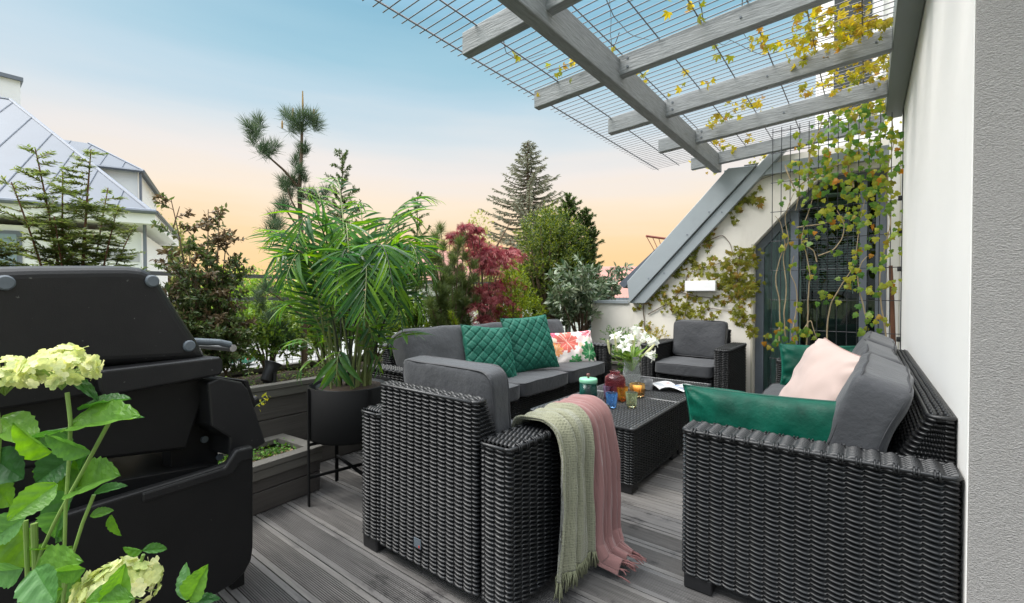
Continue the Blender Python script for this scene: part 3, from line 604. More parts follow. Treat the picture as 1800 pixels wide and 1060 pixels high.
# leaf print cushion
def leafprint(A, B, sg):
    c = np.tile(np.array([.80, .72, .68]), (len(A), 1)).astype(float)
    r = np.random.RandomState(3)
    for k in range(26):
        x, y, s = r.uniform(-1, 1), r.uniform(-1, 1), r.uniform(.1, .3); cc = [(.75, .3, .26), (.85, .55, .3), (.8, .42, .45), (.55, .62, .4)][k % 4]
        m = ((A - x) * 1.5) ** 2 + (B - y) ** 2 < s * s * r.uniform(.3, 1); c[m] = c[m] * .55 + np.array(cc) * .45
    def monstera(cx, cy, s, ang, c1, c2):
        dx, dy = (A - cx) * 1.5, (B - cy); X = (dx * math.cos(ang) + dy * math.sin(ang)) / s; Y = (-dx * math.sin(ang) + dy * math.cos(ang)) / s
        th = np.arctan2(X, -Y + .35); rr = np.hypot(X, Y - .35); lim = (.95 - .2 * np.cos(th)) * (.89 + .11 * np.sign(np.sin(th * 9 + .5 * rr)))
        m = rr < lim; ve = np.abs(np.sin(th * 4.5 + .3)) < .13
        c[m] = c1; c[m & ve] = c2; c[m & (np.abs(X) < .03)] = c2
    monstera(-.1, .05, .75, .5, (.62, .13, .10), (.86, .55, .45)); monstera(-.75, -.3, .45, -.4, (.78, .32, .12), (.9, .7, .5)); monstera(-.75, .75, .4, .3, (.72, .08, .16), (.85, .5, .5))
    monstera(.62, -.62, .62, -.3, (.03, .22, .07), (.45, .6, .4)); monstera(.15, -.95, .4, .9, (.05, .3, .09), (.5, .6, .4)); monstera(.8, .75, .38, .8, (.75, .2, .25), (.88, .6, .55))
    return c
put_pillow(.50, .32, .13, tintmat('leaf_print', .8, .3), 'cushion printed with pink and green tropical leaves by the sofa arm', (-2.14, 3.60, .535), PI / 2 - .55, .34, -.03, col=leafprint, seed=6, n=110)
# ---------------------------------------------------------------- throws over the near armchair's arm
def throw(name, mat, label, ys, path, folds, seed, widths, fringe, fmat):
    """cloth strip: path = (x,z,dy) polyline across the arm; pleats run along it"""
    P = np.array(path, float); L = path_len(P[:, :2]); m = 120; s = np.linspace(0, L[-1], m)
    X = np.interp(s, L, P[:, 0]); Z_ = np.interp(s, L, P[:, 1]); DY = np.interp(s, L, P[:, 2]); WD = np.interp(s, L, widths)
    for _ in range(6):
        X[1:-1] = (X[:-2] + 2 * X[1:-1] + X[2:]) / 4; Z_[1:-1] = (Z_[:-2] + 2 * Z_[1:-1] + Z_[2:]) / 4; DY[1:-1] = (DY[:-2] + 2 * DY[1:-1] + DY[2:]) / 4
    tx = np.gradient(X); tz = np.gradient(Z_); ln = np.hypot(tx, tz); nx, nz = -tz / ln, tx / ln
    sgn = np.where(True, 1, 1); n = 130; v = np.linspace(-1, 1, n)
    G = np.zeros((m, n, 3)); hang = np.clip((s - L[-1] * .22) / (L[-1] * .25), .0, 1)
    for j in range(n):
        a = v[j]
        ph = sum(am * np.abs(np.sin(fr * a * PI / 2 + p0 + .25 * np.sin(s * 2.2 + p0))) ** .8 for fr, am, p0 in folds)
        off = .012 + ph * (.45 + .55 * hang) - (.010 if abs(a) > .97 else 0)
        nzv = np.array([mnoise.noise(Vector((a * 3, q * 4, seed))) + .7 * mnoise.noise(Vector((a * 7, q * 9, seed + 4))) for q in s]) * .0085
        off = off + nzv
        G[:, j, 0] = X + nx * -1 * off * -1 if False else X + nx * off
        G[:, j, 2] = np.maximum(Z_ + nz * off, .006)
        G[:, j, 1] = ys + DY + a * WD / 2 * (1 - .05 * hang * abs(a)) + .006 * np.sin(a * 7 + s * 3 + seed)
    mb = MB().grid(G); o = mb.build(name, mat, None, True)
    sm = o.modifiers.new('t', 'SOLIDIFY'); sm.thickness = .005; sm.offset = 0
    tag(o, label, 'throw blanket', 'throws over the armchair arm')
    f = MB(); r = random.Random(seed)
    for j in range(0, n, fringe[1]):
        p = G[-1, j]; d = (G[-1, j] - G[-6, j]); d /= np.linalg.norm(d)
        for q in range(2):
            e = p + d * fringe[0] * r.uniform(.7, 1.1) + np.array([r.uniform(-.012, .012), r.uniform(-.014, .014), r.uniform(-.004, .006)])
            e[2] = max(e[2], .005); mid = (p + e) / 2 + np.array([r.uniform(-.006, .006), r.uniform(-.006, .006), r.uniform(0, .006)])
            f.tube([p, mid, e], [.0028, .0024, .0018], 5)
    f.build('fringe', fmat, o, True); return o
def knit(name, col, sx, sy, depth, contrast):
    m, nt, out = newmat(name); b = nt.nodes.new('ShaderNodeBsdfPrincipled'); b.inputs['Roughness'].default_value = .9; b.inputs['Sheen Weight'].default_value = .3
    tc = nt.nodes.new('ShaderNodeTexCoord'); mp = nt.nodes.new('ShaderNodeMapping'); mp.inputs['Scale'].default_value = (1, 1, 1); nt.links.new(tc.outputs['Object'], mp.inputs[0])
    vo = nt.nodes.new('ShaderNodeTexVoronoi'); vo.inputs['Scale'].default_value = sx; vo.inputs['Randomness'].default_value = .35; nt.links.new(mp.outputs[0], vo.inputs['Vector'])
    c = ramp(nt, [(0, tuple(np.array(col) * contrast)), (.35, col), (1, tuple(np.array(col) * 1.12))], vo.outputs['Distance'])
    nt.links.new(c, b.inputs['Base Color']); bp = nt.nodes.new('ShaderNodeBump'); bp.inputs['Strength'].default_value = .7; bp.inputs['Distance'].default_value = depth
    nt.links.new(vo.outputs['Distance'], bp.inputs['Height']); nt.links.new(bp.outputs[0], b.inputs['Normal']); nt.links.new(b.outputs[0], out.inputs[0]); return m
gt = knit('sage_knit', (.195, .195, .13), 120, 120, .004, .55); gf = pmat('sage_fringe', (.17, .175, .105), .9, .15)
pt = knit('dusty_pink_weave', (.225, .112, .104), 320, 320, .0015, .8); pf = pmat('pink_fringe', (.215, .1, .095), .9, .15)
AX1 = -1.235 + .39; AX0 = AX1 - AW; AT = .562
throw('throw_blanket', gt, 'sage green knitted throw with a short fringe hanging from the armchair arm', 1.385,
      [(AX0 - .012, AT - .11, 0), (AX0 - .008, AT - .02, 0), (AX0 + .01, AT + .010, 0), (AX1 - .02, AT + .012, 0), (AX1 + .006, AT - .01, 0), (AX1 + .012, AT - .05, 0), (AX1 + .016, .30, -.005), (AX1 + .022, .10, -.02)],
      [(3.4, .034, .3), (5.3, .011, 1.1)], 3, [.20, .22, .24, .24, .23, .225, .22, .28], (.055, 2), gf)
throw('throw_blanket', pt, 'dusty pink throw trailing from the armchair arm down onto the deck', 1.565,
      [(AX0 - .012, AT - .06, .0), (AX0 - .006, AT - .01, 0), (AX0 + .012, AT + .018, 0), (AX1 - .02, AT + .02, 0), (AX1 + .01, AT - .005, .01), (AX1 + .018, AT - .05, .015), (AX1 + .025, .30, .02), (AX1 + .035, .09, .01), (AX1 + .075, .026, .0), (AX1 + .15, .012, .0)],
      [(2.6, .036, .9), (4.7, .010, .2)], 8, [.15, .16, .17, .17, .165, .16, .19, .2, .17, .13], (.05, 9), pf)
# ---------------------------------------------------------------- things on the tables
def lathe_obj(name, mat, prof, loc, label=None, cat=None, group=None, n=40, rib=None, parent=None):
    o = MB().lathe(prof, n=n, rib=rib).build(name, mat, parent, True); o.location = loc
    if label: tag(o, label, cat, group)
    return o
def tumbler(px, py, col, label, r=.036, h=.085):
    p = atZ(px, py, TZ); c = (p[0], p[1], TZ + .002)
    prof = [(0, .0), (r * .78, 0), (r * .82, .004), (r, h), (r * .985, h + .0012), (r * .955, h), (r * .80, .014), (0, .012)]
    lathe_obj('tumbler', glassmat('tumbler_glass', col), prof, c, label, 'glass', 'coloured glass tumblers', rib=(22, .006))
tumbler(1075, 716, (.30, .58, .97), 'cobalt blue glass tumbler standing nearest the throws')
tumbler(1070, 701, (.62, .48, .66), 'smoky purple glass tumbler directly behind the blue tumbler')
tumbler(1094, 704, (1, .62, .16), 'amber orange glass tumbler between the blue and olive tumblers')
tumbler(1110, 715, (.66, .72, .5), 'olive green glass tumbler in front of the candle')
# candle
p = atZ(1120, 696, TZ); cn = thing('candle_jar', 'lit-coloured amber ribbed candle jar beside the olive tumbler', 'candle', (p[0], p[1], TZ + .002))
cn['label'] = 'amber ribbed candle jar filled with cream wax behind the olive tumbler'
lathe_obj('jar', glassmat('amber_glass', (1, .74, .36)), [(0, 0), (.044, 0), (.048, .004), (.050, .08), (.0485, .081), (.046, .078), (.045, .012), (0, .011)], (0, 0, 0), parent=cn, rib=(28, .012), n=84)
lathe_obj('wax', pmat('cream_wax', (.85, .5, .2), .6, .05), [(0, .013), (.0435, .013), (.0442, .056), (0, .055)], (0, 0, 0), parent=cn)
MB().tube([(0, 0, .055), (.001, 0, .066)], .0012, 5).build('wick', M['blackplastic'], cn)
# lidded canister
p = atZ(1034, 712, TZ); cj = thing('canister', 'dark green glass canister with a mint lid and round wooden knob', 'jar', (p[0], p[1], TZ + .002))
lathe_obj('jar', glassmat('dark_green_glass', (.10, .42, .36)), [(0, 0), (.05, 0), (.053, .004), (.053, .135), (.0505, .135), (.0505, .008), (0, .007)], (0, 0, 0), parent=cj, rib=(8, .01), n=80)
lathe_obj('lid', pmat('mint_lid', (.25, .58, .38), .35, .08), [(0, .137), (.054, .137), (.056, .14), (.056, .158), (.053, .163), (0, .165)], (0, 0, 0), parent=cj)
lathe_obj('knob', pmat('wood_knob', (.14, .045, .04), .4, .2), [(0, .165), (.006, .166), (.006, .171), (.012, .177), (.013, .184), (.009, .192), (0, .194)], (0, 0, 0), parent=cj, n=20)
# plum jar
p = atZ(1081, 700, TZ); 
lathe_obj('glass_jar', glassmat('plum_glass', (.66, .30, .33)), [(0, 0), (0.0614, 0), (0.0661, .005), (0.0661, .12), (0.0614, .138), (0.0472, .152), (0.0307, .158), (0.0307, .172), (0.0342, .174), (0.0342, .178), (0.0277, .178), (0.0277, .156), (0.0437, .149), (0.0572, .136), (0.0619, .12), (0.0614, .01), (0, .009)],
          (p[0], p[1], TZ + .002), 'plum ribbed glass jar standing in front of the vase of lilies', 'jar', n=96, rib=(32, .012))
# vase with lilies
p = atZ(1101, 690, TZ); VX, VY = p[0] - .03, p[1] + .16; VZ = TZ + .002
lathe_obj('vase', glassmat('clear_glass', (.96, .98, .97), 0), [(0, 0), (.06, 0), (.065, .006), (.064, .10), (.056, .15), (.054, .20), (.062, .232), (.0605, .233), (.0515, .20), (.0535, .15), (.0615, .10), (.062, .012), (0, .011)],
          (VX, VY, VZ), 'clear glass vase holding the white lilies', 'vase', n=48)
lathe_obj('tealight_glass', glassmat('frost_glass', (.9, .9, .92), .3), [(0, 0), (.038, 0), (.04, .07), (.038, .07), (.036, .008), (0, .007)], (VX + .1, VY + .04, VZ), 'small frosted glass right beside the lily vase', 'glass')
# ---------------------------------------------------------------- foliage tools
def nrm(a): a = np.asarray(a, float); return a / np.maximum(np.linalg.norm(a, axis=-1, keepdims=True), 1e-9)
def leaf_t(w=.4, fold=.1, droop=.2, rows=2):
    v = [(0, 0, 0)]; f = []; ys = np.linspace(0, 1, rows + 2)[1:-1]
    for y in ys:
        ww = w * math.sin(PI * min(y * .93 + .07, 1)) ** .8; v += [(-ww / 2, y, fold * ww - droop * y * y), (0, y, -droop * y * y), (ww / 2, y, fold * ww - droop * y * y)]
    v.append((0, 1, -droop)); T = len(v) - 1
    f += [(0, 2, 1), (0, 3, 2)]
    for k in range(rows - 1):
        b = 1 + 3 * k; f += [(b, b+1, b+4, b+3), (b+1, b+2, b+5, b+4)]
    b = 1 + 3 * (rows - 1); f += [(b, b+1, T), (b+1, b+2, T)]
    return np.array(v), f
NEED = (np.array([(0, 0, 0), (-.5, .45, 0), (0, 1, 0), (.5, .45, 0)]), [(0, 3, 2, 1)])
LEAF = leaf_t(); LANCE = leaf_t(.24, .1, .12); PALM = leaf_t(.115, .25, .28, 4); BROAD = leaf_t(.62, .12, .15, 3)
def palmate(n, spread, w, lens, droop=.15):
    v = [(0, 0, 0)]; f = []
    for k in range(n):
        a = (k - (n - 1) / 2) * spread; L = lens(a); c, s_ = math.sin(a), math.cos(a); b = len(v)
        for x, y in ((-w / 2, .55), (0, 1.0), (w / 2, .55)): v.append(((x * s_ + y * c) * L, (-x * c + y * s_) * L, -droop * (y * L) ** 2))
        f.append((0, b + 2, b + 1, b))
    return np.array(v), f
CREEP = palmate(5, .72, .42, lambda a: 1 - .28 * abs(a) / 1.4, .35); MAPLE = palmate(7, .5, .2, lambda a: 1 - .35 * abs(a) / 1.5, .35)
def lobed(pts, cz=.0):
    v = [(0, .32, .03)] + [(x, y, -.12 * x * x - .1 * y * y) for x, y in pts]; n = len(pts)
    return np.array(v), [(0, 1 + k, 1 + (k + 1) % n) for k in range(n)]
IVY = lobed([(0, 0), (.2, -.08), (.36, .0), (.52, .2), (.34, .34), (.4, .6), (.2, .62), (0, 1), (-.2, .62), (-.4, .6), (-.34, .34), (-.52, .2), (-.36, 0), (-.2, -.08)])
def scat(mb, T, pos, dr, nr, sc, wx=1.0):
    tv, tf = T; pos = np.asarray(pos, float); n = len(pos)
    if n == 0: return
    Y = nrm(dr); Z_ = np.asarray(nr, float); Z_ = Z_ - Y * (Z_ * Y).sum(-1, keepdims=True); Z_ = nrm(Z_); X = np.cross(Y, Z_)
    sc = np.broadcast_to(np.asarray(sc, float), (n,))[:, None, None]
    V = pos[:, None] + sc * (tv[None, :, 0:1] * wx * X[:, None] + tv[None, :, 1:2] * Y[:, None] + tv[None, :, 2:3] * Z_[:, None])
    k = len(tv); off = (np.arange(n) * k)[:, None, None]
    by = {}
    for f in tf: by.setdefault(len(f), []).append(f)
    b0 = mb.n; mb.v.append(V.reshape(-1, 3)); mb.n += n * k
    for F in by.values():
        F = np.array(F); mb.f.append((F[None] + off).reshape(-1, F.shape[1]) + b0)
def rdir(n, up=0.0):
    a = RS.normal(size=(n, 3)); a[:, 2] += up; return nrm(a)
def curve(p0, d0, L, n=8, droop=0, wob=.1, up=0):
    p = [np.array(p0, float)]; d = nrm(np.array(d0, float)); st = L / (n - 1)
    for k in range(n - 1):
        d = nrm(d + np.array([RS.normal() * wob, RS.normal() * wob, -droop + up + RS.normal() * wob * .5])); p.append(p[-1] + d * st)
    return np.array(p)
def along(C, n, a=0, b=1):
    L = path_len(C); s = (a + (b - a) * (np.arange(n) + .5) / n) * L[-1]
    P = np.stack([np.interp(s, L, C[:, k]) for k in range(3)], 1); T = np.gradient(C, axis=0); T = np.stack([np.interp(s, L, T[:, k]) for k in range(3)], 1)
    return P, nrm(T)
def plant(name, label, cat, loc, parts, group=None):
    """parts: list of (name, MB, material)"""
    t = thing(name, label, cat, loc, 0, group); out = [t]
    for nm, mb, m in parts:
        if mb.n: 
            o = mb.build(nm, m, t); o.location = -np.array(loc); out.append(o)
    return out
PZ = .49      # soil level of the tall planter
PX = -3.02
def needles_along(mb, C, n, L, W, spread=1.0, flat=True, a=0, b=1, fwd=.5, upn=(0, 0, 1)):
    P, T = along(C, n, a, b); side = nrm(np.cross(T, np.array(upn) + RS.normal(size=(n, 3)) * .15))
    sg = np.where(np.arange(n) % 2, 1, -1)[:, None]
    if flat: d = nrm(T * fwd + side * sg * spread + RS.normal(size=(n, 3)) * .15)
    else:
        r = RS.normal(size=(n, 3)); r -= T * (r * T).sum(-1, keepdims=True); d = nrm(T * fwd + nrm(r) * spread)
    scat(mb, NEED, P, d, RS.normal(size=(n, 3)) * .3 + np.array(upn), L * RS.uniform(.75, 1.15, n), W / L)
# --- yew shrubs behind the grill
def yew(label, base, stems, seed, group='yews in the tall planter'):
    wd, lf = MB(), MB()
    for (tip, r0) in stems:
        tip = np.array(tip); b = np.array(base) + np.array([RS.normal() * .03, RS.normal() * .03, 0]); m = (b + tip) / 2 + np.array([(b - tip)[0] * .1, (b - tip)[1] * .12, .06])
        t = np.linspace(0, 1, 12)[:, None]; C = (1 - t) ** 2 * b + 2 * t * (1 - t) * m + t ** 2 * tip
        wd.tube(C, np.linspace(r0, .0022, 12), 6)
        P, T = along(C, 36, .2, 1)
        for k in range(36):
            f = k / 36; L = .22 * (1 - f) ** .8 + .05; az = RS.uniform(0, 2 * PI)
            if RS.rand() < .15: continue
            d = np.array([math.cos(az), math.sin(az), RS.uniform(.0, .5)]); B = curve(P[k], d, L, 6, .02, .12)
            wd.tube(B, np.linspace(.0022, .0009, 6), 4); needles_along(lf, B, int(L * 640), .027, .0066, fwd=.45)
            for q in range(int(L * 24)):
                i = RS.randint(1, 5); B2 = curve(B[i], nrm(B[i] - B[i-1]) + rdir(1)[0] * np.array([.9, .9, .4]), L * .45, 4, 0, .1)
                wd.tube(B2, [.0012, .001, .0008, .0006], 3, False); needles_along(lf, B2, int(L * .45 * 640), .026, .0064, fwd=.45)
        needles_along(lf, C, 90, .024, .006, flat=False, a=.55)
    return plant('yew_shrub', label, 'shrub', base, [('stem', wd, M['redbark']), ('foliage', lf, M['yew'])], group)
def pt_(px, py, x=PX): return atX(px, py, x)
yew('open feathery yew with red stems rising behind the grill lid', (PX, .42, PZ), [(pt_(160, 262), .011), (pt_(62, 262, PX + .05), .009), (pt_(20, 320, PX + .1), .008), (pt_(110, 300, PX - .1), .008), (pt_(205, 372, PX + .06), .007), (pt_(235, 400, PX - .05), .006), (pt_(95, 380, PX + .14), .006), (pt_(190, 330, PX - .1), .007)], 1)
yew('dense yew cut off by the photograph edge left of the feathery yew', (PX + .05, .02, PZ), [(pt_(-25, 400), .01), (pt_(0, 440, PX + .06), .008), (pt_(-60, 380), .008), (pt_(12, 470, PX - .05), .007)], 2)
# --- bronze leaved shrub
def leafy(name, label, cat, base, tips, nleaf, T, size, lm, wm, r0=.01, twig=.2, tipm=None, group=None, wx=1, bush=.5, upw=.4, ntw=16, start=.2, kids=2, stem_n='stem', lf_n='foliage'):
    wd, lf, tp = MB(), MB(), MB()
    for tip in tips:
        tip = np.array(tip); b = np.array(base) + np.array([RS.normal() * .04, RS.normal() * .04, 0]); m = (b + tip) / 2 + rdir(1)[0] * .05
        t = np.linspace(0, 1, 10)[:, None]; C = (1 - t) ** 2 * b + 2 * t * (1 - t) * m + t ** 2 * tip; wd.tube(C, np.linspace(r0, .002, 10), 6)
        P, Tn = along(C, ntw, start, 1)
        for k in range(ntw):
            f = k / ntw; L = twig * (1 - f * bush) * RS.uniform(.6, 1.2); d = nrm(rdir(1)[0] * np.array([1, 1, .3]) + np.array([0, 0, upw])); tw = [curve(P[k], d, L, 6, .0, .15)]
            for q in range(kids): tw.append(curve(tw[0][RS.randint(1, 5)], nrm(d + rdir(1)[0] * .9), L * .6, 5, 0, .15))
            for B in tw:
                wd.tube(B, np.linspace(.002, .0008, len(B)), 4, False); n = max(int(nleaf * path_len(B)[-1] / .2), 3)
                Q, TT = along(B, n, .15, 1.0); dd = nrm(TT * .6 + rdir(n) * .9)
                tgt = tp if (tipm and f > .72 and RS.rand() < .75) else lf
                scat(tgt, T, Q, dd, rdir(n, .9), size * RS.uniform(.6, 1.15, n), wx)
    pp = [(stem_n, wd, wm), (lf_n, lf, lm)]
    if tipm: pp.append(('young_shoots', tp, tipm))
    return plant(name, label, cat, base, pp, group)
leafy('bronze_shrub', 'bushy bronze green shrub with brown tips beside the grill handle', 'shrub', (PX, 1.0, PZ),
      [pt_(300, 348), pt_(366, 368), pt_(385, 385, PX + .05), pt_(398, 410, PX + .1), pt_(330, 430, PX - .1), pt_(295, 440, PX + .08), pt_(420, 470, PX + .05), pt_(345, 470, PX + .15), pt_(405, 520, PX + .1), pt_(300, 500, PX + .1), pt_(360, 440, PX - .05), pt_(370, 560, PX + .15), pt_(320, 560, PX + .15), pt_(420, 570, PX + .1)],
      36, LEAF, .034, M['holly'], M['bark'], .008, .16, M['hollytip'], ntw=20)
# --- pines
def tuft(lf, p, d, n, L, W=.0028, spread=.8):
    n = int(n * 1.7)
    q = rdir(n); q -= d * (q * d).sum(-1, keepdims=True) * .5; dd = nrm(nrm(q) * spread * RS.uniform(.4, 1.1, (n, 1)) + d * RS.uniform(.25, 1.0, (n, 1)))
    scat(lf, NEED, p + d * RS.uniform(-.05, .02, (n, 1)), dd, rdir(n), L * RS.uniform(.7, 1.1, n), W / L)
wd, lf, cdl = MB(), MB(), MB()
tr_ = [pt_(535, 610), pt_(532, 520), pt_(530, 420), pt_(526, 340), pt_(530, 270), pt_(531, 215)]
t = np.linspace(0, 1, 24); tr_ = np.array(tr_); C = np.stack([np.interp(t, np.linspace(0, 1, 6), tr_[:, k]) for k in range(3)], 1); C[0][2] = PZ - .05
wd.tube(C, np.linspace(.022, .008, 24), 8)
for px, py in ((531, 205), (520, 215), (545, 212), (505, 205), (556, 222), (530, 225), (515, 228), (548, 205), (527, 268), (520, 285), (536, 262), (524, 300), (533, 312), (518, 322), (530, 345)):
    p = pt_(px, py, PX + RS.uniform(-.08, .08)); tuft(lf, p, nrm(np.array([RS.normal() * .3, RS.normal() * .3, .9])), 130, .10 if py < 240 else .075)
for k, (px, py, l) in enumerate(((532, 160, .19), (515, 190, .07), (552, 192, .06), (496, 212, .05))):
    q = pt_(px, py); cdl.tube([q - [0, 0, l], q - [0, 0, l * .4], q], [.006, .0065, .004], 6)
def limb(pts, r, tufts, n=120, L=.085):
    A = np.array([pt_(*q) for q in pts]); t = np.linspace(0, 1, 14); Cc = np.stack([np.interp(t, np.linspace(0, 1, len(A)), A[:, k]) for k in range(3)], 1)
    wd.tube(Cc, np.linspace(r, .004, 14), 6)
    for px, py in tufts:
        d = nrm(np.array([RS.normal() * .3, RS.normal() * .3, .8])); tuft(lf, pt_(px, py, PX + RS.uniform(-.1, .1)), d, n, L)
limb([(524, 330), (500, 300), (475, 278), (455, 255)], .009, [(452, 232), (446, 246), (462, 262), (480, 262), (440, 225), (470, 270), (455, 215)])
limb([(527, 380), (512, 352), (505, 330)], .006, [(505, 328), (498, 322), (512, 318)])
limb([(530, 410), (505, 372), (495, 360)], .006, [(502, 360), (508, 340), (495, 365)])
limb([(531, 440), (500, 415), (482, 400)], .006, [(482, 385), (490, 398), (476, 402)])
limb([(532, 420), (560, 365), (572, 350)], .006, [(560, 350), (545, 345), (572, 340)])
limb([(535, 560), (500, 530), (470, 510)], .008, [(470, 505), (455, 520), (485, 515), (460, 540), (490, 545), (475, 560)], 140)
limb([(535, 580), (560, 560), (585, 540)], .008, [(585, 530), (570, 545), (600, 545), (560, 565), (580, 570)], 140)
limb([(535, 600), (495, 590), (470, 585)], .008, [(462, 580), (478, 596), (492, 580), (505, 600), (520, 590), (486, 612)], 140)
plant('pine_tree', 'tall sparse pine with tufted top standing above the palm', 'pine', (PX, tr_[0][1], PZ), [('trunk', wd, M['bark']), ('needles', lf, M['pine']), ('candles', cdl, M['candle'])], 'young pines in the tall planter')
def bushpine(label, base, tips, n, L, mat, name='mugo_pine', group='young pines in the tall planter'):
    wd, lf = MB(), MB(); base = np.array(base)
    for tip in tips:
        tip = np.array(tip); t = np.linspace(0, 1, 8)[:, None]; m = base * .45 + tip * .55 - np.array([0, 0, .1]); C = (1 - t) ** 2 * base + 2 * t * (1 - t) * m + t ** 2 * tip
        wd.tube(C, np.linspace(.012, .003, 8), 5)
        for f in (.55, .7, .8, .9, 1.0):
            i = f * 7; p = C[int(i)] if f < 1 else C[7]; p = p + RS.normal(size=3) * .025; d = nrm(nrm(tip - base) + np.array([RS.normal() * .4, RS.normal() * .4, .7])); tuft(lf, p, d, n, L, .0034)
    return plant(name, label, 'pine', base, [('branches', wd, M['bark']), ('needles', lf, mat)], group)
mt = [pt_(px, py, PX + RS.uniform(-.18, .2)) for px, py in ((775, 402), (790, 420), (760, 430), (815, 425), (800, 445), (770, 455), (830, 455), (750, 450), (785, 470), (815, 480), (830, 490), (760, 480), (745, 500), (795, 500), (820, 510), (775, 515), (755, 530), (810, 535), (790, 540), (830, 530), (765, 420), (805, 430))]
bushpine('round bushy mugo pine between the palm and the red maple', (PX, 2.98, PZ), mt, 150, .09, M['mugo'])
bushpine('low yellow green dwarf pine under the mugo pine', (PX + .15, 2.95, PZ), [pt_(px, py, PX + RS.uniform(.0, .3)) for px, py in ((775, 545), (760, 560), (795, 550), (780, 575), (745, 575), (805, 570), (765, 590))], 90, .05, M['thuja'], 'dwarf_pine')
# slim conifers between the pine and the maple
def slim(label, base, top, r, n, mat, group, name='slim_conifer', nl=.02):
    wd, lf = MB(), MB(); base = np.array(base); top = np.array(top); C = np.linspace(base, top, 12) + RS.normal(size=(12, 3)) * .006; wd.tube(C, np.linspace(.012, .003, 12), 6)
    P, T = along(C, n, .12, 1)
    for k in range(n):
        f = k / n; L = r * (1 - f) ** .5 * RS.uniform(.5, 1.15) + .03; az = k * 2.4; d = np.array([math.cos(az), math.sin(az), RS.uniform(.4, 1.0)]); B = curve(P[k], d, L, 5, 0, .1, up=.06)
        wd.tube(B, np.linspace(.0025, .001, 5), 3, False); needles_along(lf, B, max(int(L * 700), 20), nl, nl * .36, flat=False, fwd=.7)
        for q in range(max(int(L * 30), 2)):
            B2 = curve(B[RS.randint(1, 5)], nrm(d + rdir(1)[0] * .8), L * .4, 4, 0, .1, up=.06); needles_along(lf, B2, max(int(L * 330), 14), nl, nl * .36, flat=False, fwd=.7)
    return plant(name, label, 'conifer', base, [('trunk', wd, M['bark']), ('foliage', lf, mat)], group)
slim('slim dark conifer rising just right of the tall pine', (PX - .1, 1.87, PZ), pt_(602, 268, PX - .1), .19, 60, M['cypress'], 'slim conifers in the tall planter')
slim('slim conifer showing above the right side of the palm', (PX - .1, 2.62, PZ), pt_(733, 340, PX - .1), .14, 36, M['cypress'], 'slim conifers in the tall planter')
slim('short slim conifer half hidden by palm fronds', (PX - .15, 2.45, PZ), pt_(700, 375, PX - .15), .12, 26, M['cypress'], 'slim conifers in the tall planter')
# --- japanese maple
wd, lf = MB(), MB(); mbp = np.array(pt_(850, 575)); mbp[2] = PZ
pads = [(822, 395, .12), (815, 412, .15), (835, 420, .16), (850, 432, .18), (868, 440, .17), (890, 442, .14), (905, 440, .1), (845, 450, .15), (870, 458, .14), (855, 470, .12), (865, 500, .15), (885, 492, .14), (905, 492, .1), (840, 505, .14), (850, 520, .15), (875, 520, .15), (895, 520, .1), (835, 535, .11), (870, 540, .13), (850, 555, .12), (880, 555, .12), (800, 410, .08), (840, 400, .08)]
for px, py, r in pads:
    c = pt_(px, py, PX + RS.uniform(-.15, .2)); t = np.linspace(0, 1, 9)[:, None]; m = np.array([mbp[0] * .5 + c[0] * .5, mbp[1] * .7 + c[1] * .3, c[2] * .75 + mbp[2] * .25]); C = (1 - t) ** 2 * mbp + 2 * t * (1 - t) * m + t ** 2 * c
    wd.tube(C, np.linspace(.010, .002, 9), 5); n = int(r * 520)
    q = RS.normal(size=(n, 3)) * np.array([r * .48, r * .48, r * .13]); q[:, 2] -= (q[:, 0] ** 2 + q[:, 1] ** 2) / r * .5
    dd = nrm(np.concatenate([q[:, :2] / r + RS.normal(size=(n, 2)) * .5, np.full((n, 1), -.45)], 1)); scat(lf, MAPLE, c + q, dd, rdir(n, 1.6), .058 * RS.uniform(.65, 1.2, n))
plant('japanese_maple', 'japanese maple with layered deep red foliage', 'maple', mbp, [('trunk', wd, M['bark']), ('foliage', lf, M['maple'])])
# --- golden thuja, big yew, cypresses
def fillbush(name, label, cat, base, blobs, dens, size, mat, T=LANCE, wx=1.0, group=None, trunk=.02, up=.8):
    wd, lf = MB(), MB(); base = np.array(base, float)
    for c, r in blobs:
        c = np.array(c); r = np.array(r, float) * np.ones(3); t = np.linspace(0, 1, 6)[:, None]; C = base * (1 - t) + c * t + np.array([0, 0, .05]) * t * (1 - t); wd.tube(C, np.linspace(trunk, .004, 6), 5)
        ns = int(dens * r[0] * r[2] * 120) + 8; q = rdir(ns) * RS.uniform(.45, 1.0, (ns, 1)) ** .6; P = c + q * r
        for k in range(ns):
            d = nrm(q[k] + np.array([0, 0, up]) + RS.normal(size=3) * .25); L = size * 3.2 * RS.uniform(.6, 1.3); B = np.linspace(P[k] - d * L * .4, P[k] + d * L * .6, 5); nn = 13
            Q, TT = along(B, nn); dd = nrm(TT * .8 + rdir(nn) * .9); scat(lf, T, Q, dd, rdir(nn), size * RS.uniform(.6, 1.1, nn), wx)
    return plant(name, label, cat, base, [('trunk', wd, M['bark']), ('foliage', lf, mat)], group)
def bl(L, x): return [(pt_(px, py, x + RS.uniform(-.08, .08)), r) for px, py, r in L]
fillbush('golden_thuja', 'low golden green thuja right of the maple behind the sofa cushion', 'thuja', (PX, 3.95, PZ), bl([(893, 470, .1), (905, 490, .13), (890, 510, .15), (915, 520, .17), (900, 545, .2), (930, 555, .2), (945, 585, .18), (910, 580, .2), (880, 560, .14)], PX), 26, .03, M['thuja'], NEED, .42)
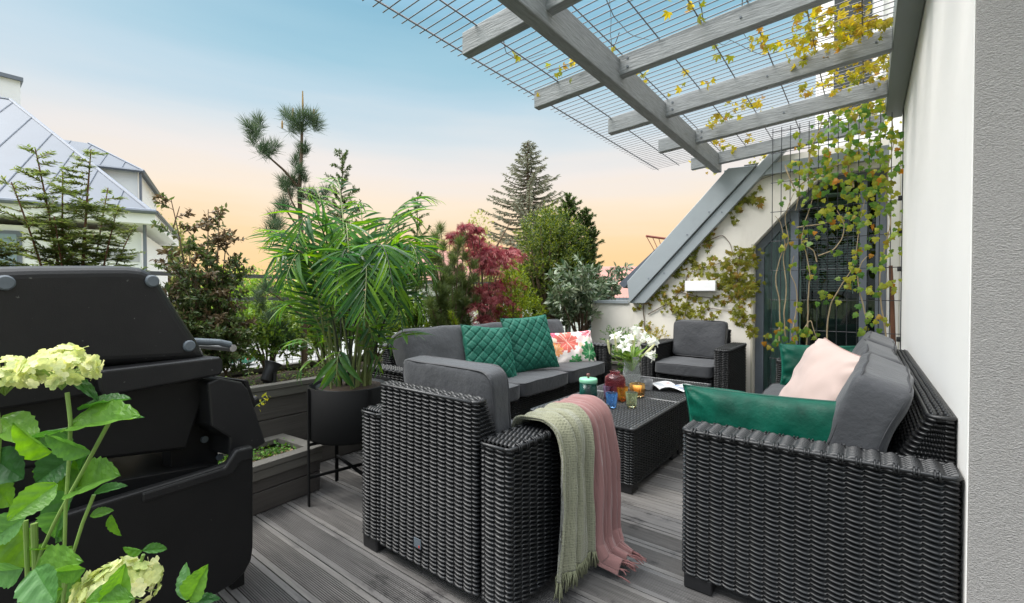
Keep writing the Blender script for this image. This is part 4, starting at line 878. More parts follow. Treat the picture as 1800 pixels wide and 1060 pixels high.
fillbush('yew_bush', 'large dark yew with yellow green new tips behind the laurel', 'yew', (PX - .1, 4.7, PZ), bl([(930, 415, .16), (950, 400, .2), (968, 385, .17), (985, 405, .24), (940, 445, .25), (970, 440, .3), (1005, 430, .26), (950, 480, .28), (985, 480, .32), (1015, 470, .26), (960, 520, .28), (1000, 520, .3), (930, 470, .18), (1020, 500, .2)], PX - .1), 17, .036, M['bigyew'], NEED, .34, trunk=.03)
slim('tall pointed cypress above the right of the big yew', (PX - .2, 5.3, PZ), pt_(1000, 347, PX - .2), .36, 110, M['cypress'], 'pointed cypresses behind the big yew', 'cypress', .032)
slim('second pointed cypress nearest the roof verge', (PX - .1, 5.65, PZ), pt_(1030, 372, PX - .1), .34, 100, M['cypress'], 'pointed cypresses behind the big yew', 'cypress', .032)
slim('blunt dark cypress in front of the big yew tip', (PX - .25, 4.75, PZ), pt_(965, 372, PX - .25), .32, 100, M['bigyew'], 'pointed cypresses behind the big yew', 'cypress', .032)
LX = -2.72
leafy('laurel_tree', 'cherry laurel standard with broad pale leaves and cream flower spikes', 'laurel', (LX, 4.86, .42),
      [pt_(px, py, LX + RS.uniform(-.25, .2)) for px, py in ((1000, 465), (1025, 462), (1045, 470), (975, 490), (1060, 500), (1080, 470), (1098, 470), (985, 520), (1015, 500), (1035, 515), (1055, 530), (970, 510), (1010, 540), (1040, 545), (990, 545), (1070, 520), (1020, 480), (1000, 500))],
      15, leaf_t(.36, .12, .12), .095, M['laurel'], M['bark'], .012, .17, ntw=9, start=.55, kids=2)
lb = MB(); lq = MB(); lq.tube([(LX + .02, 4.84, .36), (LX, 4.86, .6), (LX - .01, 4.88, .8)], [.024, .02, .017], 8)
for px, py in ((1022, 508), (1035, 520), (1012, 530), (1058, 515), (1040, 540), (1018, 482), (1060, 535), (1000, 520)):
    q = pt_(px, py, LX + .16); lb.tube([q - [0, 0, .03], q, q + [0, 0, .035]], [.008, .011, .005], 7)
lo = [o for o in COL.objects if o.name.startswith('laurel_tree')][0]
for nm, m_, k_ in (('flower_spikes', lb, M['blossom']), ('trunk', lq, M['bark'])):
    o = m_.build(nm, k_, lo, True); o.location = -np.array(lo.location)

for q, (y, x, z, r_, lb_) in enumerate([(1.35, -3.1, .72, .2, 'mid green leafy shrub behind the garden spotlight'), (1.75, -3.15, .78, .24, 'mid green leafy shrub behind the palm canes'), (2.2, -3.12, .76, .22, 'mid green leafy shrub between the palm and the sofa end'), (2.6, -3.18, .74, .2, 'mid green leafy shrub behind the left sofa cushions')]):
    fillbush('leafy_shrub', lb_, 'shrub', (x, y, PZ), [((x + RS.uniform(-.08, .1), y + RS.uniform(-.14, .14), z + RS.uniform(-.08, .16)), r_ * RS.uniform(.5, .8)) for _ in range(8)], 13, .036, M['shrub'], LEAF, 1, group='leafy shrubs in the tall planter', trunk=.008, up=.5)
# ---------------------------------------------------------------- planters
def planter(name, label, poly_lo, z1, boards, loc, rz=0):
    t = thing(name, label, 'planter', loc, rz, 'board clad planters'); x0, y0, x1, y1 = poly_lo
    h = (z1 - .03) / boards; th = .022
    for k in range(boards):
        za, zb = k * h + .003, (k + 1) * h - .001; mb = MB()
        mb.box((x0, y0, za), (x1, y0 + th, zb)); mb.box((x0, y1 - th, za), (x1, y1, zb)); mb.box((x1 - th, y0 + th, za), (x1, y1 - th, zb)); mb.box((x0, y0 + th, za), (x0 + th, y1 - th, zb))
        mb.build('side_board', M['planter'], t, bevel=.003)
    rm_ = MB(); e = .012; w = .055; z0 = z1 - .028
    rm_.box((x1 - w, y0 - e, z0), (x1 + e, y1 + e, z1)); rm_.box((x0 - e, y0 - e, z0), (x0 + w, y1 + e, z1)); rm_.box((x0 + w + .001, y0 - e, z0), (x1 - w - .001, y0 + w, z1)); rm_.box((x0 + w + .001, y1 - w, z0), (x1 - w - .001, y1 + e, z1))
    rm_.box((x1 - .012, y0 - .008, z0 - .045), (x1 + .008, y1 + .008, z0 - .001))
    rm_.build('rim', M['plantrim'], t, bevel=.003)
    sb = MB(); nx, ny = 14, max(int((y1 - y0) * 18), 10)
    P = [[(x, y, z1 - .045 + .02 * mnoise.noise(Vector((x * 9, y * 9, 1)))) for y in np.linspace(y0 + th + .001, y1 - th - .001, ny)] for x in np.linspace(x0 + th + .001, x1 - th - .001, nx)]
    sb.grid(P, flip=True); sb.build('soil', M['soil'], t, True); return t
planter('planter', 'long tall dark board planter holding the pines and shrubs', (-.36, 0, .36, 5.4), .525, 3, (-2.985, -.6, 0))
planter('planter', 'low dark board box in front of the tall planter with clover and dry leaves', (-.36, -1.1, .0, 0), .235, 2, (-2.262, 1.245, 0), math.radians(5))
planter('planter', 'short dark planter under the gable wall beside the far armchair', (-.3, 0, .3, .48), .33, 2, (-2.05, 4.39, 0))
def cover(name, label, pts, T, sz, mat, cat='ground cover'):
    mb = MB(); pts = np.array(pts); n = len(pts); up = np.tile([0, 0, 1.0], (n, 1)); d = nrm(rdir(n) * np.array([1, 1, .3]) + np.array([0, 0, .35])); scat(mb, T, pts, d, up + RS.normal(size=(n, 3)) * .4, sz * RS.uniform(.5, 1.2, n))
    o = mb.build(name, mat); return o
def cl(cx, cy, z, r, n, h=.05): 
    q = RS.normal(size=(n, 3)) * np.array([r, r, 0]); q[:, 2] = np.abs(RS.normal(size=n)) * h; return q + np.array([cx, cy, z])
P = np.concatenate([cl(-2.78 + RS.uniform(-.18, .1), y, PZ, .07, 110, .045) for y in np.arange(.75, 4.6, .12)])
P[:, 0] = np.clip(P[:, 0], -3.3, -2.66)
struct(cover('ground_cover', '', P, LEAF, .022, M['cover']), 'stuff')['label'] = 'low mixed ground cover on the soil of the tall planter'
P = np.concatenate([cl(-2.42 + RS.uniform(-.06, .05), y, .20, .035, 90, .02) for y in np.arange(.70, 1.18, .05)])
struct(cover('clover', '', P, IVY, .014, M['box']), 'stuff')['label'] = 'small clover like leaves growing in the low planter box'
dl = MB(); P = np.concatenate([cl(-2.40, y, .20, .05, 14, .006) for y in np.arange(.75, 1.2, .07)]); scat(dl, LEAF, P, rdir(len(P)) * [1, 1, .2], np.tile([0, 0, 1.], (len(P), 1)), .04)
struct(dl.build('dry_leaves', leafmat('dry_leaf', [(.2, .11, .06), (.32, .2, .12), (.42, .3, .2)], .1)), 'stuff')['label'] = 'dry brown leaves lying in the low planter box'
# yellow sprig poking over the tall planter side
yl = MB(); q = at(440, 712, 2.25); e = at(472, 700, 2.3); B = np.array([q + [0, 0, -.03], (q + e) / 2, e]); 
Q, T_ = along(np.linspace(q, e, 6), 30); scat(yl, LEAF, Q + RS.normal(size=(30, 3)) * .012, rdir(30, .4), rdir(30, .8), .02)
ys = MB().tube(np.array([[q[0] - .08, q[1] - .02, .25], q + [0, 0, -.02], e]), .0018, 4)
plant('yellow_sprig', 'small sprig of bright yellow leaves beside the grill control panel', 'plant', q, [('stem', ys, M['greenstem']), ('leaves', yl, leafmat('yellow_leaf', [(.4, .42, .03), (.6, .55, .05)], .4))])
# box plant in the short planter, small climbing stock at its end
fillbush('box_plant', 'bright green box plant spilling over the short planter', 'shrub', (-2.0, 4.55, .3), [((-2.02, 4.5, .48), .15), ((-1.92, 4.42, .40), .13), ((-2.12, 4.5, .56), .13), ((-1.9, 4.42, .30), .09), ((-2.0, 4.45, .36), .12)], 16, .026, M['box'], LEAF, 1, trunk=.006, up=.2)
fillbush('low_shrub', 'small green shrub at the foot of the gable wall left of the far armchair', 'shrub', (-1.80, 4.72, .3), [((-1.86, 4.75, .58), .09), ((-1.78, 4.75, .50), .09), ((-1.72, 4.76, .60), .07)], 14, .024, M['vine'], LEAF, 1, trunk=.006, up=.4)
# garden spotlights
def spot(loc, rz, label, tilt):
    t = thing('garden_spotlight', label, 'spotlight', loc, rz, 'black garden spotlights in the planters')
    hd = MB().lathe([(0, -.05), (.03, -.05), (.034, -.045), (.036, .03), (.046, .055), (.050, .06), (.048, .062), (.04, .05), (0, .045)], n=24).build('lamp_head', M['blackplastic'], t, True); hd.location = (0, 0, .085); hd.rotation_euler = (tilt, 0, 0)
    MB().tube([(0, 0, -.04), (0, 0, .05)], .008, 8).build('spike', M['blackplastic'], t); b = MB()
    for x in (-.042, .042): b.bar((x, 0, .03), (x, 0, .09), .004, .02, up=(0, 1, 0))
    b.box((-.044, -.01, .026), (.044, .01, .0305)); b.build('yoke', M['blackplastic'], t)
p = atX(474, 672, -2.72); spot((p[0], p[1], PZ), .3, 'black spotlight lying tilted in the tall planter beside the palm', math.radians(-28))
p = atY(1040, 665, 4.36); spot((p[0], p[1] - .0, .30), 1.2, 'black spotlight standing in the short planter behind the canister', math.radians(24))
# ---------------------------------------------------------------- pot stand and palm
PC = np.array([-2.087, 1.322])
ps = thing('plant_stand', 'black metal stand with four long legs carrying the palm pot', 'plant stand', (PC[0], PC[1], 0))
R_ = .214; a0 = math.atan2(-.212, -.039)
for k in range(4):
    a = a0 + k * PI / 2; c, s_ = math.cos(a), math.sin(a)
    MB().box((-.009, -.004, 0), (.009, .004, .575)).build('leg', M['potblack'], ps, bevel=.001).matrix_local = Matrix.Translation((R_ * c, R_ * s_, 0)) @ Matrix.Rotation(a + PI / 2, 4, 'Z')
cb = MB()
for k in range(2):
    a = a0 + k * PI / 2; c, s_ = math.cos(a) * (R_ - .004), math.sin(a) * (R_ - .004)
    cb.bar((-c, -s_, .14 + .001 * k), (c, s_, .14 + .001 * k), .012, .012); cb.bar((-c, -s_, .300 + .001 * k), (c, s_, .300 + .001 * k), .012, .012)
cb.build('cross_bar', M['potblack'], ps)
pot = MB().lathe([(0, .312), (.18, .312), (.200, .316), (.206, .326), (.206, .572), (.2035, .574), (.196, .573), (.196, .54), (0, .535)], n=72).build('plant_pot', M['potblack'], None, True); pot.location = (PC[0], PC[1], 0)
tag(pot, 'black cylindrical pot holding the palm in its stand', 'pot'); 
ip = MB().lathe([(.165, .53), (.172, .567), (.170, .569), (.163, .555), (0, .55)], n=48).build('inner_pot', M['blackplastic'], pot, True)
MB().lathe([(0, .562), (.162, .556)], n=24).build('soil', M['soil'], pot)
wd, dk, lf = MB(), MB(), MB()
def frond(base, apex, tip, npair, L, W=1.0, st=.28, dark=False, tilt=.0):
    """rachis: quadratic through base -> apex (control) -> tip, leaflets both sides"""
    base, apex, tip = map(np.array, (base, apex, tip)); t = np.linspace(0, 1, 22)[:, None]; C = (1 - t) ** 2 * base + 2 * t * (1 - t) * apex + t ** 2 * tip
    (dk if dark else wd).tube(C, np.linspace(.0055, .0012, 22), 6)
    P, T = along(C, npair, st, 1.0); k = np.arange(npair) / (npair - 1.0); ln = L * np.clip(.45 + 2.2 * k * (1 - k) ** .8 * 1.1, 0, 1.05) * (1 - .45 * k ** 4)
    hor = np.cross(T, [0, 0, 1.0]); hor = nrm(hor + 1e-6); nv = np.cross(hor, T)
    for sg in (1, -1):
        ang = np.radians(62 - 34 * k)[:, None]; d = T * np.cos(ang) + hor * sg * np.sin(ang) - np.array([0, 0, 1]) * (.16 + .1 * RS.rand(npair, 1)) + RS.normal(size=(npair, 3)) * .06 + nv * tilt
        scat(lf, PALM, P + T * (.004 * sg), nrm(d), nv + RS.normal(size=(npair, 3)) * .12 + hor * sg * -.25, ln * RS.uniform(.88, 1.08, npair), W * (.72 if npair > 9 else 1))
    scat(lf, PALM, C[-1:], T[-1:], nv[-1:], [ln[-1] * 1.1], W)
def pp(px, py, off=0): # point of the palm: on the vertical plane through the pot facing the camera, pushed by off metres
    d0 = 2.328; return at(px, py, d0 + off)
B0 = [pp(600, 690), pp(612, 688, .05), pp(625, 690, -.03), pp(640, 690, .04), pp(590, 690, .02), pp(632, 692, .08)]
# apex control points and tips are given over the picture plane of the pot with a depth offset
fr = [  # base idx, apex, tip, pairs, len
 (0, (575, 300, .05), (470, 478, -.18), 18, .24), (0, (590, 420, -.05), (455, 400, .10), 15, .20), (1, (560, 250, .15), (545, 345, .30), 13, .17),
 (1, (600, 250, .0), (615, 470, -.30), 18, .24), (2, (640, 250, -.05), (705, 560, -.25), 20, .25), (2, (650, 300, .1), (770, 352, .22), 16, .20),
 (3, (690, 270, .0), (752, 505, -.02), 19, .23), (3, (680, 360, .15), (775, 430, .3), 14, .20), (4, (560, 340, .2), (480, 420, .36), 14, .19),
 (5, (640, 280, .3), (680, 420, .5), 15, .2), (1, (600, 300, .3), (585, 420, .55), 14, .19), (2, (655, 320, -.25), (640, 560, -.48), 16, .22),
 (0, (545, 460, -.1), (480, 560, -.12), 12, .16), (5, (700, 420, .1), (745, 560, .1), 14, .2), (4, (530, 400, .05), (500, 520, .08), 13, .18), (3, (665, 330, .2), (720, 480, .35), 15, .2),
 (2, (560, 250, -.1), (520, 430, -.3), 17, .23), (3, (720, 330, -.1), (735, 470, -.25), 17, .22)]
fr += [(0, (560, 330, .0), (465, 430, -.05), 15, .2), (1, (620, 300, -.2), (590, 520, -.42), 18, .22), (2, (690, 260, .1), (745, 420, .15), 17, .22), (3, (640, 260, .3), (620, 380, .55), 14, .2), (5, (720, 380, -.05), (765, 500, -.02), 16, .2),
  (4, (545, 330, -.12), (500, 500, -.3), 17, .22), (2, (600, 230, .2), (585, 330, .4), 15, .18), (1, (660, 290, -.3), (690, 500, -.5), 17, .22)]
for i, (b, a, t, n, L) in enumerate(fr):
    n = int(n * 1.35); frond(B0[b] + RS.normal(size=3) * [.02, .02, 0], pp(*a), pp(*t), n, L, 1.0, .36, dark=(i % 3 == 1))
# low young fronds near the rim
for b, a, t, n, L in ((2, (592, 560, -.08), (592, 665, -.16), 6, .16), (0, (540, 590, -.02), (523, 668, -.05), 5, .10), (3, (690, 555, -.1), (735, 590, -.12), 4, .17), (5, (660, 540, .05), (690, 620, .06), 6, .12), (1, (590, 520, .05), (560, 600, .05), 7, .12), (2, (640, 560, .05), (668, 655, .0), 6, .1), (4, (545, 560, .1), (500, 610, .12), 7, .11), (3, (640, 520, -.05), (655, 600, -.1), 7, .13)):
    frond(B0[b], pp(*a), pp(*t), n, L, 1.5, .5)
for px, top in ((598, 520), (618, 470), (630, 500), (640, 490)): (wd).tube([pp(px, 690), pp(px - 3 + (px - 615) * .3, (690 + top) / 2, .01), pp(px - 6 + (px - 615) * .5, top)], [.009, .008, .006], 7)
plant('palm', 'large arching green palm spreading over the black pot', 'palm', (PC[0], PC[1], .6), [('cane', wd, M['cane']), ('dark_cane', dk, M['darkcane']), ('fronds', lf, M['palm'])])
# ---------------------------------------------------------------- lilies
lv = MB(); pt = MB(); bus = []; ge = MB()
vt = np.array([VX, VY, VZ + .12])
def lp(px, py, o=0): r = ray(px, py); d = np.dot(np.array([VX, VY, VZ + .3]) - CAM, FW) ; return CAM + r * (d + o)
def lily(c, d, sz=.085, nopen=.9):
    d = nrm(d); a = np.cross(d, [0, 0, 1.0]) ; a = nrm(a) if np.linalg.norm(a) > .05 else np.array([1., 0, 0]); b = np.cross(d, a); c = np.array(c)
    for k in range(6):
        an = k * PI / 3 + .2; rad = a * math.cos(an) + b * math.sin(an); L = sz * (1 if k % 2 else 1.08); w = sz * (.30 if k % 2 else .42); rows = []
        for q in np.linspace(0, 1, 9):
            ax = L * (q - .45 * max(q - .55, 0) ** 1.0 * 2.2 * q); rr = .006 + L * (.10 * q + .85 * max(q - .35, 0) ** 1.5 * nopen); tn = np.cross(rad, d); ww = w * math.sin(PI * (q * .9 + .06)) ** .8
            rows.append([c + d * ax + rad * (rr + .012 * abs(s_) * (1 - q)) + tn * s_ * ww / 2 + rad * .004 * math.sin(q * 9 + s_ * 3) for s_ in (-1, -.5, 0, .5, 1)])
        pt.grid(rows)
    for k in range(5):
        an = k * 1.26; e = c + d * sz * .85 + (a * math.cos(an) + b * math.sin(an)) * sz * .14; ge.tube([c + d * sz * .2, e], .0011, 4)
        ge.tube([e - a * .005, e + a * .005], .0022, 5)
flw = [((1105, 605, -.02), (-.1, -.35, .9)), ((1128, 600, .0), (.35, -.6, .6)), ((1088, 600, .02), (-.5, -.3, .8)), ((1118, 590, .05), (.1, .3, .9)), ((1135, 622, -.05), (.75, -.6, -.12)), ((1140, 605, .04), (.8, .2, .35)), ((1098, 612, -.06), (-.2, -.9, .4))]
for (px, py, o), d in flw:
    e = lp(px, py, o); ge.tube([vt, vt * .4 + e * .6 + [0, 0, .02], e], [.0032, .003, .0026], 5); dd = np.array(d[0] * RT + d[1] * np.array(F0) + d[2] * U0); lily(e, dd, .094)
for px, py, px2, py2 in ((1072, 622, 1068, 596), (1128, 628, 1152, 604), (1085, 618, 1080, 590), (1112, 610, 1116, 588)):
    a, b = lp(px, py, -.05), lp(px2, py2, -.06); bus.append(MB()); bus[-1].tube([a, a * .6 + b * .4, a * .2 + b * .8, b], [.004, .009, .008, .002], 8); ge.tube([vt, a], .0026, 5)
n = 34; ang = RS.uniform(0, 2 * PI, n); bp_ = np.array([VX, VY, VZ + .2]) + np.stack([np.cos(ang) * .035, np.sin(ang) * .035, RS.uniform(-.03, .03, n)], 1)
d = nrm(np.stack([np.cos(ang) * .6, np.sin(ang) * .6, RS.uniform(.5, 1.2, n)], 1)); scat(lv, leaf_t(.22, .25, .35, 4), bp_, d, np.stack([-np.cos(ang), -np.sin(ang), np.ones(n)], 1), RS.uniform(.08, .14, n))
plant('lilies', 'bunch of white lilies with buds and strap leaves standing in the vase', 'flowers', (VX, VY, VZ + .2), [('petals', pt, M['lilywhite']), ('leaves', lv, M['lilyleaf']), *[('bud', b_, M['bud']) for b_ in bus], ('stems', ge, M['greenstem'])])
# ---------------------------------------------------------------- magazine
A = [atZ(1128, 676, TZ), atZ(1158, 686.5, TZ), atZ(1200, 684, TZ), atZ(1240, 676, TZ)]
mg = thing('magazine', 'open magazine with white pages lying on the far coffee table', 'magazine', (A[1][0], A[1][1], TZ + .0035))
def page(o, u, v, hs, cols):
    nu, nv = 26, 20; P = np.zeros((nu, nv, 3)); C = np.ones((nu, nv, 3)) * .82; r = np.random.RandomState(int(abs(o[0] * 1e3)) % 97)
    for i, a in enumerate(np.linspace(0, 1, nu)):
        for j, b in enumerate(np.linspace(0, 1, nv)): P[i, j] = o + u * a + v * b + np.array([0, 0, hs(a)])
    for (i0, i1, j0, j1, c) in cols: C[i0:i1, j0:j1] = c
    mb = MB(); mb.grid(P, flip=True); mb.col.append(C.reshape(-1, 3)); return mb
pm = tintmat('printed_page', .35)
dY = np.array([.02, .19, 0]); uL = np.array([-.155, .06, 0]); uR = np.array([.165, .03, 0]); dV = np.array([.06, .185, 0])
lines = lambda c0, c1: [(i, i + 1, c0, c1, (.45, .45, .46)) for i in range(5, 22, 3)]
o = page(np.zeros(3), uL, dV, lambda a: .030 * math.sin(PI * min(a * 1.0, 1)) ** .7 * (1 - a * .5) + .004, [(3, 12, 3, 9, (.55, .56, .6)), (14, 23, 3, 9, (.42, .40, .42)), (5, 8, 13, 17, (.6, .35, .33))] + lines(12, 14)).build('page', pm, mg, True)
o2 = page(np.zeros(3), uR, dV, lambda a: .034 * math.sin(PI * min(a * 1.0, 1)) ** .8 * (1 - a * .55) + .004, [(5, 15, 4, 12, (.35, .42, .6)), (16, 23, 3, 8, (.3, .32, .4)), (6, 10, 14, 17, (.65, .45, .4))] + lines(15, 17)).build('page', pm, mg, True)
for q in (o, o2): s_ = q.modifiers.new('t', 'SOLIDIFY'); s_.thickness = .0035
# ---------------------------------------------------------------- gas grill seen from its side
gn = nrm(np.array([.98, .2, 0])); ga = np.array([-.2, .98, 0]); gp0 = np.array([-1.50, .30, 0]); gin = -gn
gr = thing('gas_grill', 'black gas grill on a cart with closed lid and side table folded down', 'grill', (-1.7, .3, 0)); GL = np.array([-1.7, .3, 0])
def gq(px, py, off): return onplane(px, py, gp0 + gin * off, gn)
def gobj(mb, name, mat, par=gr, sm=False, bev=.004, fix=True, seg=2):
    o = mb.build(name, mat, par, sm, bev, fix, seg)
    if par is gr: o.location = -GL
    return o
def gprism(px, off, depth): return MB().prism([gq(x, y, off) for x, y in px], gin * depth)
lidp = [(-150, 500), (-80, 476), (-20, 469), (60, 467), (160, 466.5), (225, 467), (252, 470), (270, 478), (284, 492), (300, 518), (330, 566), (355, 604), (372, 634), (-150, 668)]
lid = gprism(lidp, .10, .46); lo_ = gobj(lid, 'lid', M['grill'], bev=.03, seg=5)
for x, y in ((8, 497), (267, 494), (332, 608), (-120, 610)):
    c = gq(x, y, .10); B_ = MB().tube([c - gn * .002, c + gn * .004, c + gn * .007], [.0175, .0175, .014], 24); gobj(B_, 'bolt_cap', M['bolt'], lo_, bev=0); 
for o in list(lo_.children): o.location = (0, 0, 0)
rim = gprism([(168, 652), (388, 627), (393, 634), (393, 652), (388, 660), (184, 698), (176, 688)], .055, .55); gobj(rim, 'cookbox_rim', M['grill'], bev=.008, seg=3)
gobj(gprism([(-150, 690), (176, 655), (184, 690), (-150, 745)], .075, .5), 'cookbox_ledge', M['grilldark'], bev=.006)
gobj(gprism([(-150, 700), (373, 664), (352, 720), (330, 790), (-150, 850)], .115, .42), 'firebox', M['grilldark'], bev=.01)
gobj(gprism([(300, 720), (372, 672), (384, 676), (384, 850), (300, 880)], .17, .05), 'frame', M['grilldark'])
for x, y in ((358, 728), (358, 772), (385, 803)): 
    c = gq(x, y, .168); gobj(MB().tube([c - gn * .0, c + gn * .008], .011, 16), 'bolt', M['bolt'], bev=0)
gobj(gprism([(366, 673), (386, 664), (426, 672), (437, 684), (468, 778), (452, 788), (404, 802), (404, 770), (372, 750)], .06, .5), 'control_panel', M['grill'], bev=.006)
c0, c1 = gq(431, 672, .09), gq(446, 712, .09)
kb = MB()
for q in range(4):
    c = (gq(444, 706, .12 + .1 * q)); kb.tube([c, c + ga * .014 + np.array([0, 0, .006])], .016, 14)
gobj(kb, 'control_knobs', M['grilldark'], bev=0)
gobj(gprism([(428, 668), (436, 668), (452, 712), (446, 718), (436, 690)], .075, .3), 'front_fascia', M['grilldark'])
tb = [(-200, 990), (0, 941), (175, 885), (250, 862), (330, 838), (396, 817), (405, 812), (414, 795), (424, 788), (446, 783), (446, 962), (443, 984), (432, 1006), (412, 1026), (380, 1046), (330, 1075), (100, 1190), (-200, 1330)]
gobj(gprism(tb, 0, .03), 'side_table', M['grilldark'], bev=.008, seg=3)
gobj(gprism([(250, 867), (396, 822), (416, 792), (446, 785), (446, 806), (424, 812), (410, 834), (250, 885)], -.004, .02), 'side_table_lip', M['grill'], bev=.006)
gobj(gprism([(-150, 905), (380, 815), (380, 990), (-150, 1230)], .12, .4), 'cabinet', M['grilldark'])
hb = MB(); a, b, c = gq(352, 606, .18), gq(398, 605, .16), gq(414, 612, .16); 
hb.tube([gq(340, 600, .16), gq(385, 602, .16), gq(404, 606, .16)], .011, 12); gobj(hb, 'handle_bracket', M['bolt'], bev=0)
h0 = gq(410, 612, .155); gobj(MB().tube([h0, h0 + gin * .42], .0125, 16), 'handle', M['steel'], bev=0)
for q in (.08, .45):
    for xx in (.0, .5):
        gl = MB(); p = GL + ga * (xx - .15) + gin * q + gn * .1; gl.box((p[0] - .02, p[1] - .02, 0), (p[0] + .02, p[1] + .02, .25)); gobj(gl, 'leg', M['grilldark'], bev=0)
# ---------------------------------------------------------------- hydrangea in the near corner
hs, hl = MB(), MB(); heads = []; HD = .80
def hp(px, py, o=0): return at(px, py, HD + o)
def stem(pts, r): A = np.array([hp(*q) for q in pts]); t = np.linspace(0, 1, 16); Cc = np.stack([np.interp(t, np.linspace(0, 1, len(A)), A[:, k]) for k in range(3)], 1); hs.tube(Cc, np.linspace(r, r * .75, 16), 8)
stem([(118, 690), (124, 740), (122, 800), (115, 900), (110, 1120)], .0033); stem([(192, 742), (150, 820), (100, 910), (70, 975), (40, 1120)], .0034); stem([(165, 870), (145, 920), (120, 1000), (100, 1120)], .003)
stem([(45, 915), (48, 1000), (50, 1120)], .0038); stem([(252, 975), (242, 1005), (225, 1120)], .003); stem([(330, 1060), (328, 1120)], .0024); stem([(-10, 690), (0, 760), (-10, 900), (-10, 1120)], .0033); stem([(60, 920), (62, 990), (62, 1120)], .005)
SER = []
def bigleaf(b, t, w=.62, o=0, ot=0, roll=0, droop=.12, fold=.22):
    b3, t3 = hp(*b, o), hp(*t, ot); L = np.linalg.norm(t3 - b3); d = (t3 - b3) / L; n0 = -FW * math.cos(roll) + np.cross(-FW, d) * math.sin(roll) + U0 * .35; n0 = n0 - d * np.dot(n0, d); n0 = nrm(n0); s_ = np.cross(d, n0); R = 15; rows = []
    for i in range(R):
        y = i / (R - 1); ww = w * (math.sin(PI * min(y ** .8 * .97 + .03, 1)) ** .75) * (1 + .10 * (i % 2) * (y < .93)) if i < R - 1 else .004; rr = []
        for q in np.linspace(-1, 1, 9):
            yy = y + .05 * abs(q) * (1 if i % 2 else .2) * (1 - y)
            rr.append(b3 + d * L * yy + s_ * q * ww * L / 2 + n0 * L * (fold * abs(q) ** 1.2 * ww - droop * y * y + .012 * math.sin(y * 22 - abs(q) * 5) * (abs(q) > .1) - (.02 if abs(q) < .1 else 0)))
        rows.append(rr)
    hl.grid(rows)
for a in [((118, 752), (235, 720), .5, .0, -.02, .9), ((138, 720), (226, 692), .5, .02, .03, 1.3), ((190, 742), (252, 728), .35, 0, .02, 1.2), ((122, 752), (45, 790), .42, 0, .04, 1.0), ((160, 795), (72, 770), .62, -.02, -.05, .6),
          ((130, 800), (55, 850), .75, .02, .0, .2), ((112, 795), (108, 868), .9, .03, .03, .2), ((150, 800), (70, 960), .55, .04, .06, -.2), ((90, 795), (5, 750), .5, -.05, -.12, .7), ((0, 735), (62, 775), .5, .03, .0, .8), ((-20, 800), (36, 842), .9, 0, 0, .3), ((-20, 840), (14, 892), .9, 0, 0, .2),
          ((100, 850), (10, 915), .6, -.05, -.1, .5), ((45, 908), (-25, 950), .6, -.03, -.03, .2), ((128, 858), (200, 830), .75, .02, .0, .7), ((165, 868), (222, 850), .5, .01, .03, .9), ((158, 908), (200, 895), .6, 0, .02, .6), ((196, 905), (208, 945), .55, .02, .02, -.3), ((110, 900), (85, 952), .7, .03, .05, .2),
          ((125, 962), (60, 972), .5, .0, .05, .9), ((250, 968), (212, 966), .55, 0, -.03, 1.0), ((250, 968), (296, 962), .5, 0, .03, .9), ((60, 1010), (130, 985), .6, -.03, -.06, .5), ((40, 1000), (-20, 1010), .8, -.03, -.03, .5), ((110, 1035), (30, 1070), .7, -.08, -.1, .4), ((205, 1075), (212, 1000), .5, -.08, -.10, -.3),
          ((130, 1000), (95, 1060), .7, .02, .02, .1), ((330, 1055), (322, 990), .45, 0, .02, .1), ((332, 1055), (358, 1000), .5, 0, -.02, -.2), ((335, 1058), (385, 1050), .4, 0, .0, .8), ((60, 1000), (90, 1060), .8, -.1, -.12, .2), ((150, 1000), (90, 1010), .8, -.06, -.08, .6), ((20, 920), (60, 1000), .8, .05, .05, 0), ((80, 980), (130, 1060), .7, .04, .04, .2), ((150, 1060), (230, 1050), .6, -.1, -.1, .6), ((120, 660), (175, 700), .3, .03, .03, 1.1)]:
    bigleaf(a[0], a[1], a[2], a[3], a[4], a[5])
def head(px, py, r, o=0, flat=.86, n=110):
    hf, hb_ = MB(), MB(); heads.append((hf, hb_)); c = hp(px, py, o); q = rdir(n); q[:, 2] = np.abs(q[:, 2]) * 1.0 - .28; q = nrm(q); P = c + q * r * np.array([1, 1, flat]) * RS.uniform(.75, 1.0, (n, 1))
    fv = [(0, 0, 0)]; ff = []
    for k in range(4):
        a = k * PI / 2; ca, sa = math.cos(a), math.sin(a); b = len(fv)
        for x, y, z in ((-.5, .5, .1), (-.42, .95, .14), (0, 1.08, .06), (.42, .95, .14), (.5, .5, .1)): fv.append((x * ca - y * sa, x * sa + y * ca, z))
        ff.append((0, b + 4, b + 3, b + 2, b + 1, b))
    nn = nrm(q + RS.normal(size=(n, 3)) * .35); scat(hf, (np.array(fv), ff), P, nrm(np.cross(nn, rdir(n))), nn, .0098 * RS.uniform(.8, 1.2, n) * r / .052)
    for k in range(0, n, 3): hb_.tube([c - [0, 0, r * .55], c + q[k] * r * .4, P[k]], .0007, 3, False)
head(108, 655, .056, 0); head(8, 668, .052, .03); head(205, 1040, .062, -.02, .8, 110)
plant('hydrangea', 'hydrangea with lime white flower heads in the near corner before the grill', 'hydrangea', hp(110, 1120), [('stem', hs, M['greenstem']), ('leaves', hl, M['hydleaf']), *[('flower_head', a_, M['hydflower']) for a_, b_ in heads], *[('flower_stalk', b_, M['greenstem']) for a_, b_ in heads]])
